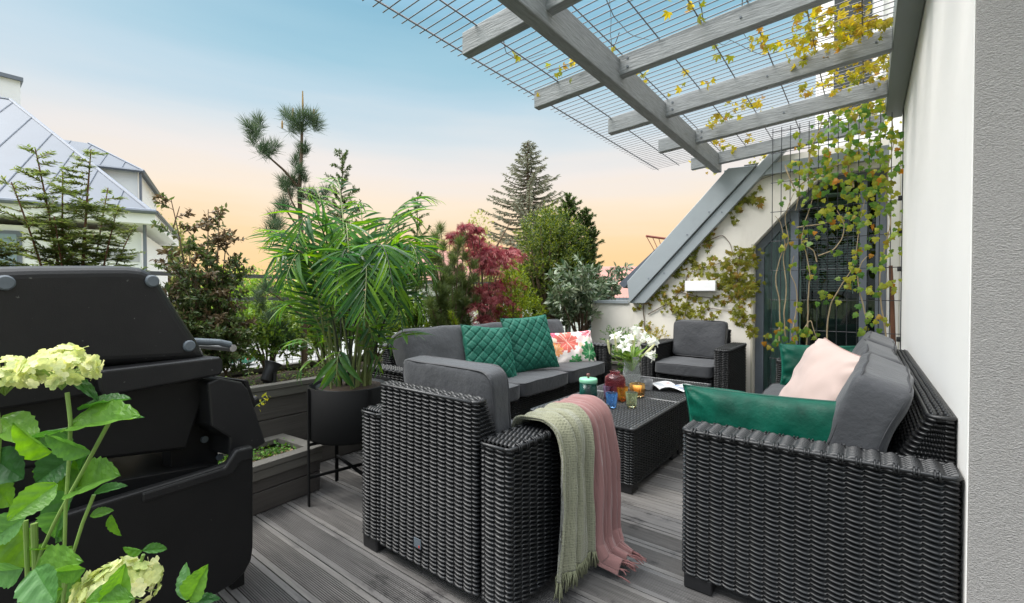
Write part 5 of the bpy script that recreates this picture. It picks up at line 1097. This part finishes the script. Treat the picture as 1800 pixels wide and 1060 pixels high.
# ---------------------------------------------------------------- climbers
def climber(name, label, cat, stems, leaves, T, mat, wmat, sz, outn, r=.004, group=None, jit=.02):
    wd, lf = MB(), MB()
    for pts in stems:
        A = np.array(pts); t = np.linspace(0, 1, max(len(A) * 6, 12)); Cc = np.stack([np.interp(t, np.linspace(0, 1, len(A)), A[:, k]) for k in range(3)], 1)
        for _ in range(3): Cc[1:-1] = (Cc[:-2] + 2 * Cc[1:-1] + Cc[2:]) / 4
        Cc += np.array([[mnoise.noise(Vector(p * 9)) * .006 for _ in (0, 1, 2)] for p in Cc]); wd.tube(Cc, np.linspace(r, r * .4, len(Cc)), 6)
    P = np.array(leaves); n = len(P); P = P + RS.normal(size=(n, 3)) * jit; nn = np.tile(outn, (n, 1)) + RS.normal(size=(n, 3)) * .35; d = np.stack([RS.normal(size=n) * .6, RS.normal(size=n) * .15, -1 + RS.normal(size=n) * .45], 1)
    P = P + np.tile(outn, (n, 1)) * np.abs(RS.normal(size=(n, 1))) * .015
    scat(lf, T, P, d, nn, sz * RS.uniform(.55, 1.2, n)); return plant(name, label, cat, P.mean(0), [('stem', wd, wmat), ('leaves', lf, mat)], group)
wy = lambda px, py: atY(px, py, GY - .012)
cs = [[wy(1135, 600), wy(1132, 560), wy(1131, 535), wy(1145, 515), wy(1180, 470), wy(1215, 420), wy(1255, 390), wy(1290, 340), wy(1330, 318), wy(1380, 300)], [wy(1140, 552), wy(1180, 530), wy(1205, 500), wy(1208, 480), wy(1240, 470), wy(1290, 455), wy(1325, 452)],
      [wy(1205, 555), wy(1208, 520), wy(1215, 490)], [wy(1180, 510), wy(1220, 520), wy(1260, 525), wy(1300, 520)], [wy(1230, 555), wy(1240, 540), wy(1270, 545), wy(1300, 545)], [wy(1240, 425), wy(1270, 412), wy(1285, 430), wy(1290, 450)], [wy(1300, 450), wy(1295, 490), wy(1300, 540), wy(1310, 575), wy(1330, 582)], [wy(1255, 390), wy(1280, 360), wy(1320, 330)]]
lv_ = []
for px, py, s_, n in ((1195, 465, 20, 24), (1215, 462, 16, 20), (1180, 475, 12, 10), (1235, 480, 8, 6), (1275, 460, 16, 14), (1295, 455, 14, 14), (1270, 480, 16, 16), (1295, 490, 18, 22), (1310, 505, 14, 18), (1280, 500, 14, 14), (1300, 520, 12, 14), (1318, 455, 8, 9), (1320, 500, 8, 9), (1325, 445, 8, 5), (1165, 505, 9, 7), (1150, 515, 8, 6), (1200, 520, 14, 14), (1212, 530, 10, 10), (1185, 540, 12, 12), (1225, 545, 10, 8), (1200, 552, 10, 8), (1250, 558, 8, 6), (1215, 550, 8, 6), (1310, 560, 9, 10), (1325, 580, 8, 7), (1300, 545, 9, 8), (1232, 425, 8, 6), (1245, 415, 8, 8), (1220, 442, 6, 5), (1250, 405, 5, 4), (1300, 365, 6, 6), (1290, 385, 5, 4), (1318, 350, 9, 9), (1140, 570, 6, 5), (1130, 535, 6, 4), (1265, 530, 8, 5), (1330, 345, 10, 8)):
    for _ in range(int(n * 2)): lv_.append(wy(px + RS.normal() * s_, py + RS.normal() * s_ * .7))
climber('creeper', 'virginia creeper with olive bronze leaves spread over the gable wall', 'creeper', cs, lv_, CREEP, M['creeper'], M['bark'], .05, (0, -1, .25), .005)
ly = lambda px, py, o=0: atY(px, py, LY - .015 - o)
ist = [[ly(1370, 600), ly(1372, 540), ly(1362, 490), ly(1372, 450), ly(1382, 430), ly(1372, 390), ly(1362, 380)], [ly(1382, 600), ly(1378, 560), ly(1382, 500), ly(1376, 450), ly(1388, 420), ly(1378, 380), ly(1395, 340)], [ly(1392, 590), ly(1402, 530), ly(1398, 500), ly(1388, 480), ly(1395, 450)],
       [ly(1418, 610), ly(1420, 540), ly(1424, 480), ly(1416, 440), ly(1408, 430), ly(1412, 400), ly(1422, 370), ly(1430, 340), ly(1422, 300)], [ly(1452, 610), ly(1455, 560), ly(1462, 530), ly(1480, 500), ly(1500, 470), ly(1508, 430), ly(1510, 400), ly(1520, 350)], [ly(1436, 460), ly(1430, 440), ly(1416, 432)],
       [ly(1560, 600), ly(1548, 540), ly(1546, 480), ly(1556, 430), ly(1568, 390), ly(1556, 350), ly(1560, 300), ly(1572, 250), ly(1568, 210)], [ly(1525, 570), ly(1512, 520), ly(1506, 480), ly(1515, 460), ly(1525, 450)], [ly(1438, 450), ly(1465, 440), ly(1480, 420), ly(1485, 395), ly(1470, 370)], [ly(1400, 400), ly(1440, 395), ly(1490, 380)], [ly(1380, 290), ly(1395, 330), ly(1405, 345), ly(1398, 370)], [ly(1405, 590), ly(1425, 560), ly(1435, 595)],
       [ly(1400, 330), ly(1440, 300), ly(1500, 280), ly(1550, 260)], [ly(1420, 300), ly(1425, 260), ly(1445, 220), ly(1450, 180)], [ly(1500, 330), ly(1490, 280), ly(1500, 230), ly(1510, 190)]]
lv_ = []
for px, py, s_, n in ((1395, 405, 6, 4), (1410, 410, 6, 4), (1382, 430, 7, 6), (1410, 435, 6, 5), (1425, 475, 8, 8), (1440, 400, 10, 7), (1470, 380, 14, 16), (1455, 365, 10, 8), (1490, 375, 12, 12), (1510, 390, 12, 14), (1530, 380, 10, 8), (1550, 370, 12, 14), (1565, 360, 9, 9), (1580, 400, 7, 6), (1560, 420, 9, 8), (1510, 440, 9, 10), (1500, 470, 9, 10), (1490, 490, 8, 8), (1505, 500, 7, 4), (1538, 462, 9, 8), (1568, 450, 9, 8), (1575, 495, 6, 5), (1530, 510, 6, 5), (1550, 510, 6, 5), (1450, 525, 8, 5), (1468, 520, 5, 3), (1415, 535, 5, 3), (1505, 545, 5, 3), (1515, 575, 8, 5), (1535, 560, 7, 5), (1550, 570, 6, 5), (1380, 575, 9, 12), (1395, 590, 10, 14), (1365, 600, 8, 10), (1410, 580, 6, 6), (1430, 585, 5, 4), (1430, 415, 6, 3), (1475, 450, 8, 3), (1395, 460, 6, 3),
                      (1400, 330, 14, 16), (1425, 310, 16, 18), (1460, 320, 16, 20), (1490, 310, 16, 22), (1520, 320, 16, 24), (1545, 310, 14, 22), (1470, 280, 18, 24), (1510, 270, 18, 26), (1550, 270, 16, 24), (1440, 260, 16, 20), (1480, 240, 18, 24), (1520, 230, 18, 24), (1560, 230, 12, 18), (1460, 210, 14, 14), (1500, 200, 16, 18), (1540, 190, 14, 14), (1400, 290, 12, 12), (1420, 250, 12, 12), (1575, 300, 8, 8), (1555, 335, 10, 12), (1500, 345, 14, 14), (1440, 345, 12, 8), (1535, 345, 10, 10)):
    for _ in range(n): lv_.append(ly(px + RS.normal() * s_, py + RS.normal() * s_ * .8, RS.uniform(-.02, .04)))
climber('ivy', 'ivy with pale bare stems and green to orange leaves climbing the wire trellis', 'ivy', ist, [q for k, q in enumerate(lv_) if k > -1], IVY, M['ivy'], M['palebark'], .047, (0, -1, .2), .006)
st_ = MB(); tk = atY(1570, 600, LY + .06); 
oldst = MB().tube([(tk[0], tk[1], 0), (tk[0] + .005, tk[1], .5), (tk[0] - .01, tk[1], 1.0), (tk[0] - .02, tk[1], 1.25)], [.022, .018, .014, .012], 8).build('climber_trunk', M['redbark'], None, True); tag(oldst, 'thick reddish brown bare climber trunk behind the trellis next to the wall', 'trunk')
# vine on the pergola roof
vs_, vl = [], []
def mp_(px, py):
    r = ray(px, py); s_ = (2.30 + kz * 1.15 + .13 - H) / (r[2] - kz * r[0]); return CAM + r * s_
for pts in [[(1500, 60), (1420, 70), (1340, 100), (1270, 60), (1180, 90)], [(1540, 90), (1460, 110), (1400, 150), (1330, 170), (1260, 210)], [(1230, 0), (1240, 50), (1270, 80), (1285, 70)], [(1065, 0), (1080, 30), (1110, 60), (1140, 75)], [(885, 70), (890, 92), (920, 108), (960, 90)], [(965, 125), (985, 122), (1010, 118), (1015, 112)], [(1540, 200), (1480, 220), (1420, 240), (1360, 260), (1300, 280)], [(1305, 0), (1300, 50), (1325, 80)], [(1560, 30), (1480, 40), (1400, 30)], [(1090, 60), (1075, 95), (1072, 0)]]:
    vs_.append([mp_(*q) + [0, 0, rnd.uniform(-.01, .015)] for q in pts])
for px, py, s_, n in ((1440, 20, 18, 22), (1430, 60, 18, 26), (1480, 50, 22, 34), (1510, 30, 18, 26), (1550, 40, 12, 24), (1500, 70, 22, 36), (1545, 75, 14, 28), (1460, 85, 16, 20), (1410, 75, 14, 10), (1400, 95, 10, 6), (1340, 65, 8, 5), (1350, 75, 8, 5), (1325, 40, 8, 4), (1240, 15, 10, 4), (1275, 85, 6, 3), (1175, 0, 8, 3), (1540, 110, 16, 30), (1500, 125, 18, 26), (1555, 140, 10, 24), (1470, 150, 18, 18), (1430, 150, 12, 10), (1520, 170, 18, 30), (1560, 175, 8, 16), (1480, 195, 16, 20), (1540, 205, 16, 26), (1300, 185, 10, 9), (1320, 180, 9, 9), (1345, 195, 8, 6), (1270, 200, 8, 8), (1260, 215, 8, 8), (1265, 245, 8, 8), (1280, 255, 8, 8), (1320, 240, 6, 4), (1240, 145, 6, 3), (1130, 135, 8, 7), (1115, 130, 5, 5), (905, 100, 6, 2), (975, 122, 4, 3), (1002, 122, 6, 3), (947, 158, 4, 2), (1200, 130, 8, 3), (1165, 165, 4, 2), (1065, 82, 5, 3), (1340, 290, 14, 26), (1355, 275, 12, 22), (1370, 300, 14, 20), (1335, 270, 8, 10), (1225, 285, 6, 4), (1250, 300, 5, 4)):
    for _ in range(int(n * 1.2) + 1): vl.append(mp_(px + RS.normal() * s_, py + RS.normal() * s_ * .7))
climber('grape_vine', 'yellow leaved vine trailing over the wire mesh roof of the pergola', 'vine', vs_, vl, CREEP, M['vine'], M['bark'], .038, (0, -.4, -1), .0025, jit=.025)
# ---------------------------------------------------------------- wire fence behind the planter
fe = thing('wire_fence', 'dark wire mesh railing along the terrace edge behind the planting', 'fence', (-3.42, 0, 0)); fm = MB()
for y in np.arange(-1, 6.9, .062): fm.tube([(0, y, .05), (0, y, 1.0)], .0021, 4)
for z in np.arange(.1, 1.0, .11): fm.tube([(.0042, -1, z), (.0042, 6.9, z)], .0021, 4)
for x in np.arange(0, 1.05, .062): fm.tube([(x, 6.9, .05), (x, 6.9, 1.0)], .0021, 4)
for z in np.arange(.1, 1.0, .11): fm.tube([(0, 6.9042, z), (1.05, 6.9042, z)], .0021, 4)
fm.build('wire_mesh', M['fencewire'], fe)
for z in (1.0, 1.16): MB().box((-.03, -1, z - .012), (.03, 6.92, z + .012)).build('rail', pmat('grey_rail', (.13, .13, .135), .5, .1), fe)
for y in (-.6, 1.0, 2.6, 4.2, 5.8, 6.9): MB().box((-.075, y - .025, -.3), (-.032, y + .025, 1.2)).build('post', M['fencewire'], fe)
MB().box((1.02, 6.85, -.3), (1.1, 6.95, 1.05)).build('post', M['fencewire'], fe)
# ---------------------------------------------------------------- the world beyond the terrace
GZ = -5.4
gm = pmat('meadow', (.12, .14, .06), .95, .35, .25, bump=.5, bscale=3)
g = MB(); g.add([(-900, -900, GZ), (900, -900, GZ), (900, 900, GZ), (-900, 900, GZ)], np.array([(0, 1, 2, 3)])); struct(g.build('ground', gm))
am = pmat('asphalt', (.24, .235, .23), .9, .12, .4, bump=.3, bscale=20)
def gpt(px, d, z): r = ray(px, 518); p = CAM + r * d; return np.array([p[0], p[1], z])
s_ = MB(); s_.add([gpt(-300, 26, GZ + .01), gpt(760, 26, GZ + .01), gpt(760, 58, GZ + .01), gpt(-300, 58, GZ + .01)], np.array([(0, 1, 2, 3)])); struct(s_.build('street', am))
k_ = MB(); k_.prism([gpt(-300, 58, GZ), gpt(760, 58, GZ), gpt(760, 59, GZ), gpt(-300, 59, GZ)], (0, 0, .14)); struct(k_.build('kerb', pmat('kerb', (.4, .39, .37), .9, .1)))
# car
def basis(px): e1 = nrm(RT); return e1
ct = CAM + ray(400, 518) * 41; carm = pmat('green_paint', (.005, .13, .075), .25, .05, 2, coat=.5)
car = thing('parked_car', 'green saloon car parked on the street far below', 'car', (ct[0], ct[1], GZ + .012), TH)
def extr(prof, w, taper=1): 
    mb = MB(); n = len(prof); a = [(x, -w / 2 * (taper if z > .95 else 1), z) for x, z in prof]; b = [(x, w / 2 * (taper if z > .95 else 1), z) for x, z in prof]; mb.add(a + b, [])
    o = mb.n - 2 * n; mb.f.append(np.array([list(range(o, o + n))])); mb.f.append(np.array([list(range(o + 2 * n - 1, o + n - 1, -1))]))
    for i in range(n): mb.f.append(np.array([[o + i, o + n + i, o + n + (i + 1) % n, o + (i + 1) % n]]))
    return mb
extr([(-2.1, .3), (-2.15, .6), (-2.0, .85), (-1.2, .93), (1.0, .95), (1.9, .85), (2.2, .6), (2.15, .3)], 1.7).build('body', carm, car, bevel=.06, fix=True)
extr([(-1.45, .93), (-.8, 1.36), (.5, 1.4), (1.15, .94)], 1.5, .85).build('cabin', pmat('car_glass', (.02, .03, .03), .1, 0), car, bevel=.03, fix=True)
extr([(-.75, 1.372), (-.7, 1.41), (.4, 1.44), (.48, 1.403)], 1.24).build('roof', carm, car, bevel=.01, fix=True)
for x in (-1.35, 1.4):
    for y in (-.78, .78):
        w = MB().tube([(x, y - .1, .32), (x, y + .1, .32)], .32, 20).build('wheel', M['blackplastic'], car); MB().tube([(x, y - .115, .32), (x, y + .115, .32)], .2, 16).build('hub', M['steel'], w)
for y in (-.6, .6): MB().box((2.12, y - .17, .6), (2.2, y + .17, .74)).build('tail_light', pmat('tail', (.3, .02, .02), .3, 0), car)
# white neighbouring house with standing seam roofs
nh = thing('neighbour_house', 'white neighbouring house with pale standing seam metal roofs', 'house')
e1 = nrm(F0 + RT * (2174 - 900) / FPX); e2 = nrm(F0 + RT * (404 - 900) / FPX); C0 = CAM + ray(262, 518) * 17.5; C0[2] = 0
wm = pmat('white_render', (.86, .86, .85), .9, .04, .6, bump=.1, bscale=30)
def q3(a, b, z): p = C0 + e1 * a + e2 * b; return np.array([p[0], p[1], z])
def blk(a0, a1, b0, b1, z0, z1): return MB().prism([q3(a0, b0, z0), q3(a1, b0, z0), q3(a1, b1, z0), q3(a0, b1, z0)], (0, 0, z1 - z0))
EV = 4.35
blk(-16, -.25, .25, 9, GZ, EV - .9).build('wall', wm, nh, fix=True)
blk(-16, .25, -.35, 9, EV - .62, EV - .25).build('eave', wm, nh, fix=True)
gt_ = MB(); gt_.tube([q3(-16, -.42, EV - .16), q3(.3, -.42, EV - .16)], .09, 8); gt_.tube([q3(.32, -.4, EV - .16), q3(.32, 9, EV - .16)], .05, 8); gt_.build('gutter', M['seam'], nh)
blk(-16, .3, -.38, 9, EV - .25, EV - .20).build('gutter_board', M['seam'], nh, fix=True)
hip = CAM + ray(18, 175) * 22; hz = hip[2]; hb = np.dot(hip - C0, e2); ha = np.dot(hip - C0, e1)
def det(p): M2 = np.array([[np.dot(e1, e1), np.dot(e1, e2)], [np.dot(e1, e2), np.dot(e2, e2)]]); r = np.array([np.dot((p - C0) * [1, 1, 0], e1), np.dot((p - C0) * [1, 1, 0], e2)]); return np.linalg.solve(M2, r)
ha, hb = det(hip)
R1 = MB(); A_, B_, T1, T2 = q3(-16, -.3, EV - .15), q3(.15, -.3, EV - .15), q3(ha, hb, hz), q3(-16, hb, hz)
Bk, Ak = q3(.15, 9.3, EV - .15), q3(-16, 9.3, EV - .15); T3 = T1
R1.add([A_, B_, T1, T2, Bk, Ak], [(0, 1, 2, 3), (1, 4, 2), (4, 5, 3, 2), (0, 3, 5), (0, 5, 4, 1)]); rfm = R1.build('roof', M['zincroof'], nh, fix=True)
sm = MB()
for k in range(1, 14):
    f = k / 14 * .95; a = -16 + 16.15 * k / 14 
    # seams perpendicular to the eave, ending on the hip
    x = .15 - k * 1.05; tlim = min(max((.15 - x) / (.15 - ha), 0), 1); p0 = q3(x, -.3, EV - .15); p1 = q3(x, -.3 + (hb + .3) * tlim, EV - .15 + (hz - EV + .15) * tlim); nn = np.array([0, 0, .03]); sm.tube([p0 + nn, p1 + nn], .018, 4)
sm.tube([B_, T1], .07, 6); sm.tube([T1, T2], .07, 6); sm.build('seams', M['seam'], rfm)
# upper volume behind
D0 = CAM + ray(251, 518) * 23.5; D0[2] = 0
def q4(a, b, z): p = D0 + e1 * a + e2 * b; return np.array([p[0], p[1], z])
zt = 1.03 + (518 - 302) / FPX * 23.5
up = MB().prism([q4(-9, 0, 2), q4(-.15, 0, 2), q4(-.15, 7, 2), q4(-9, 7, 2)], (0, 0, zt - 2)).build('upper_wall', wm, nh, fix=True)
R2 = MB(); zr = 1.03 + (518 - 262) / FPX * 25.5; 
R2.add([q4(-9, -.2, zt), q4(.1, -.2, zt), q4(.1, 7.2, zt), q4(-9, 7.2, zt), q4(-2.6, 3.0, zr), q4(-9, 3.0, zr + .15)], [(0, 1, 4, 5), (1, 2, 4), (2, 3, 5, 4), (0, 5, 3), (0, 3, 2, 1)]); r2 = R2.build('upper_roof', M['zincroof'], nh, fix=True)
s2 = MB()
for k in range(1, 8):
    x = .1 - k * .85; t_ = min((.1 - x) / 2.7, 1); s2.tube([q4(x, -.2, zt + .03), q4(x, -.2 + 3.2 * t_, zt + (zr - zt) * t_ + .03)], .018, 4)
s2.tube([q4(.1, -.2, zt), q4(-2.6, 3, zr)], .06, 5); s2.tube([q4(-9, -.25, zt - .04), q4(.12, -.25, zt - .04)], .08, 6); s2.tube([q4(.12, -.25, zt - .04), q4(.12, 7.2, zt - .04)], .08, 6); s2.build('seams', M['seam'], r2)
MB().tube([q4(-.02, -.1, 2), q4(-.02, -.1, zt - .05)], .06, 8).build('drainpipe', M['seam'], nh); MB().tube([q3(-.12, .12, GZ), q3(-.12, .12, EV - .62)], .06, 8).build('drainpipe', M['seam'], nh)
chp = CAM + ray(5, 150) * 24
cz = 1.03 + (518 - 140) / FPX * 24; c_ = MB(); cx, cy = chp[0], chp[1]; c_.box((-.75, -.75, 7.5), (.42, .6, cz)); co = c_.build('chimney', wm, nh); co.location = (cx, cy, 0); MB().box((-.85, -.85, cz + .002), (.55, .7, cz + .2)).build('cap', M['seam'], co)
vp = CAM + ray(84, 240) * 24; MB().tube([(vp[0], vp[1], vp[2] - 1.0), (vp[0], vp[1], vp[2])], .2, 12).build('vent', M['zinc'], nh); MB().tube([(vp[0], vp[1], vp[2] + .002), (vp[0], vp[1], vp[2] + .18)], .3, 12).build('vent_cap', M['seam'], nh)
def wnd(a0, a1, z0, z1):
    f = MB(); f.prism([q3(a0, .25, z0), q3(a1, .25, z0), q3(a1, .25, z1), q3(a0, .25, z1)], -e2 * .05 + e1 * 0); o = f.build('window', M['seam'], nh, fix=True)
    p = MB(); w = .12; p.prism([q3(a0 + w, .19, z0 + w), q3(a1 - w, .19, z0 + w), q3(a1 - w, .19, z1 - w), q3(a0 + w, .19, z1 - w)], -e2 * .01); p.build('pane', pmat('far_pane', (.25, .33, .36), .15, .1, .5), o, fix=True)
wnd(-5.35, -3.5, 1.2, 3.25); wnd(-9.6, -7.2, 1.2, 3.1); wnd(-5.35, -3.5, -2.6, -.6)
# grey bands on the facade
bb = MB()
for z in (1.55, 2.3): bb.prism([q3(-3.3, .25, z), q3(-.3, .25, z), q3(-.3, .25, z + .35), q3(-3.3, .25, z + .35)], -e2 * .02)
bb.build('facade_band', pmat('grey_band', (.5, .5, .52), .9, .05), nh, fix=True)
# red roofed houses
redm = pmat('red_roof_tiles', (.33, .16, .13), .8, .15, 1, bump=.4, bscale=12); 
def rhouse(label, px, d, w, dep, ze, zr, rot, extra=None):
    p = CAM + ray(px, 518) * d; t = thing('red_roofed_house', label, 'house', (p[0], p[1], 0), TH + rot, 'red roofed houses beyond the terrace')
    MB().box((-w / 2, 0, GZ), (w / 2, dep, ze)).build('wall', wm, t)
    r = MB(); o = .4; r.add([(-w/2-o, -o, ze+.02), (w/2+o, -o, ze+.02), (w/2+o, dep+o, ze+.02), (-w/2-o, dep+o, ze+.02), (-w/2-o, dep/2, zr), (w/2+o, dep/2, zr)], [(0,1,5,4),(2,3,4,5),(1,2,5),(3,0,4),(0,3,2,1)]); r.build('roof', redm, t, fix=True)
    MB().box((-w/2-o, -o-.1, ze-.1), (w/2+o, -o-.01, ze+.04)).build('gutter', M['seam'], t)
    for k in range(int(w // 3)):
        x = -w / 2 + 1.2 + k * 3
        for z in (ze - 2.2, ze - 5):
            f = MB().box((x, -.06, z), (x + 1.3, -.005, z + 1.5)).build('window', M['lampwhite'], t); MB().box((x + .12, -.08, z + .12), (x + 1.18, -.062, z + 1.38)).build('pane', pmat('house_pane', (.12, .15, .17), .15, .1), f)
    return t
h1 = rhouse('white house with a red tiled roof showing behind the red maple', 850, 27, 13, 8, 1.75, 4.0, .12)
gd = MB()
gd.add([(-.6, -2.6, 1.5), (3.4, -2.6, 1.5), (1.4, -2.6, 3.0), (-.6, 3, 1.5), (3.4, 3, 1.5), (1.4, 3, 3.0)], [(0, 1, 2), (0, 2, 5, 3), (1, 4, 5, 2), (3, 5, 4), (0, 3, 4, 1)]); gd.build('porch_roof', redm, h1, fix=True)
MB().box((-.3, -2.3, GZ), (3.1, 0, 1.48)).build('porch', wm, h1); MB().box((1.2, -2.36, -.9), (2.0, -2.31, 1.1)).build('door', pmat('red_door', (.45, .08, .05), .6, .1), h1)
rb = MB()
for x in np.arange(-6, 6, .35): rb.tube([(x, -3.2, -1.6), (x, -3.2, -.5)], .02, 4)
rb.tube([(-6, -3.2, -.5), (6, -3.2, -.5)], .04, 4); rb.build('railing', M['seam'], h1)
h2 = rhouse('low white house with a red tiled roof beside the metal roof verge', 1150, 21, 9, 8, .85, 2.6, -.1)
h3 = rhouse('pale house with a red roof seen between the palm fronds', 690, 30, 9, 8, .6, 2.4, .05)
a = CAM + ray(1136, 415) * 19; b = CAM + ray(1210, 425) * 19.5; rr = MB(); rr.tube([a, b], .05, 6); c = CAM + ray(1150, 440) * 19; e = CAM + ray(1200, 440) * 19.5; rr.tube([c, e], .03, 6)
for k in range(6): rr.tube([a + (b - a) * k / 7, c + (e - c) * k / 7], .015, 4)
rr.tube([c, c + [0, 0, -2.2]], .03, 4); rr.tube([e, e + [0, 0, -2.2]], .03, 4); o = rr.build('roof_rail', pmat('red_rail', (.22, .05, .04), .6, .1)); tag(o, 'small dark red roof walkway railing showing beyond the sloping verge', 'railing')
# trees far off
def fartree(label, px, d, ztop, r, n, mat, name='broadleaf_tree', group='broadleaf trees beyond the terrace', size=.32, zb=None, cat='tree'):
    p = CAM + ray(px, 518) * d; wd, lf = MB(), MB(); zb = zb if zb is not None else GZ + (ztop - GZ) * .3
    base = np.array([p[0], p[1], GZ]); wd.tube([base, base + [.1, 0, (ztop - GZ) * .4], base + [0, .1, (ztop - GZ) * .85]], [.28, .2, .04], 8)
    for k in range(9):
        az = k * 2.4; z0 = GZ + (ztop - GZ) * (.35 + .05 * k); e = np.array([p[0] + math.cos(az) * r * .7, p[1] + math.sin(az) * r * .7, z0 + (ztop - GZ) * .2]); wd.tube([base + [0, 0, z0 - GZ], e], [.08, .02], 5)
    nb = 26; cz_ = (zb + ztop) / 2; hz_ = (ztop - zb) / 2; q = rdir(nb) * RS.uniform(.3, .9, (nb, 1)); cc = np.array([p[0], p[1], cz_]) + q * np.array([r, r, hz_])
    for c in cc:
        m = n // nb; u = rdir(m) * RS.uniform(.5, 1, (m, 1)); P = c + u * np.array([r, r, hz_ * .8]) * .36; scat(lf, LEAF, P, rdir(m), rdir(m, .8), size * RS.uniform(.6, 1.2, m), 1.1)
    return plant(name, label, cat, base, [('trunk', wd, M['bark']), ('crown', lf, mat)], group)
fartree('pale flowering tree behind the red maple', 858, 24, 1.03 + 148 / FPX * 24, 1.9, 3400, M['paletree'], size=.2, zb=-1)
fartree('pale green tree at the corner of the white neighbouring house', 296, 30, 1.03 + 170 / FPX * 30, 1.6, 2600, M['paletree'], size=.26, zb=0)
for i, (px, d, yt, r, lb_) in enumerate([(415, 66, 462, 4.5, 'bright spring tree beyond the street above the green car'), (470, 70, 452, 6, 'bright spring tree behind the left edge of the palm'), (530, 64, 470, 5, 'bright spring tree behind the pine trunk'), (590, 70, 462, 6, 'bright spring tree behind the palm canes'), (345, 74, 470, 5, 'bright spring tree glimpsed through the bronze shrub'), (650, 60, 480, 5, 'bright spring tree behind the right palm fronds'), (400, 60, 500, 4, 'low bright tree standing on the far kerb'), (450, 62, 505, 5, 'low bright bush by the far kerb behind the fence'), (380, 63, 515, 4, 'low bright bush far behind the grill handle')]):
    fartree(lb_, px, d, 1.03 + (518 - yt) / FPX * d, r, 2200, M['brightfol'], size=.55, zb=GZ + .6)
# big spruce
sp = CAM + ray(928, 518) * 34; wd, lf = MB(), MB(); zt_ = 1.03 + 268 / FPX * 34; base = np.array([sp[0], sp[1], GZ]); wd.tube([base, [sp[0], sp[1], zt_]], [.35, .02], 8)
for k in range(260):
    f = (k / 260) ** .9; z = GZ + 3 + (zt_ - GZ - 3) * f; L = (6.2 * (1 - f) ** .75 + .18) * RS.uniform(.65, 1.1); az = k * 2.399 + RS.normal() * .3; d = np.array([math.cos(az), math.sin(az), .12]); t = np.linspace(0, 1, 7)[:, None]; B = np.array([sp[0], sp[1], z]) + d * L * t + np.array([0, 0, 1]) * (-.35 * L * t + .42 * L * t ** 2)
    wd.tube(B, np.linspace(.045, .01, 7), 4, False); n = int(34 * L) + 14; P, T = along(B, n, .12, 1); dd = nrm(T * .6 + np.cross(T, [0, 0, 1.]) * RS.choice([-1, 1], (n, 1)) * .8 + np.array([0, 0, -.35]) + RS.normal(size=(n, 3)) * .2); scat(lf, LANCE, P, dd, rdir(n, 1), RS.uniform(.25, .55, n) * (1 - .4 * f), .9)
plant('spruce_tree', 'tall open spruce towering behind the terrace planting', 'spruce', base, [('trunk', wd, M['bark']), ('crown', lf, M['spruce'])])
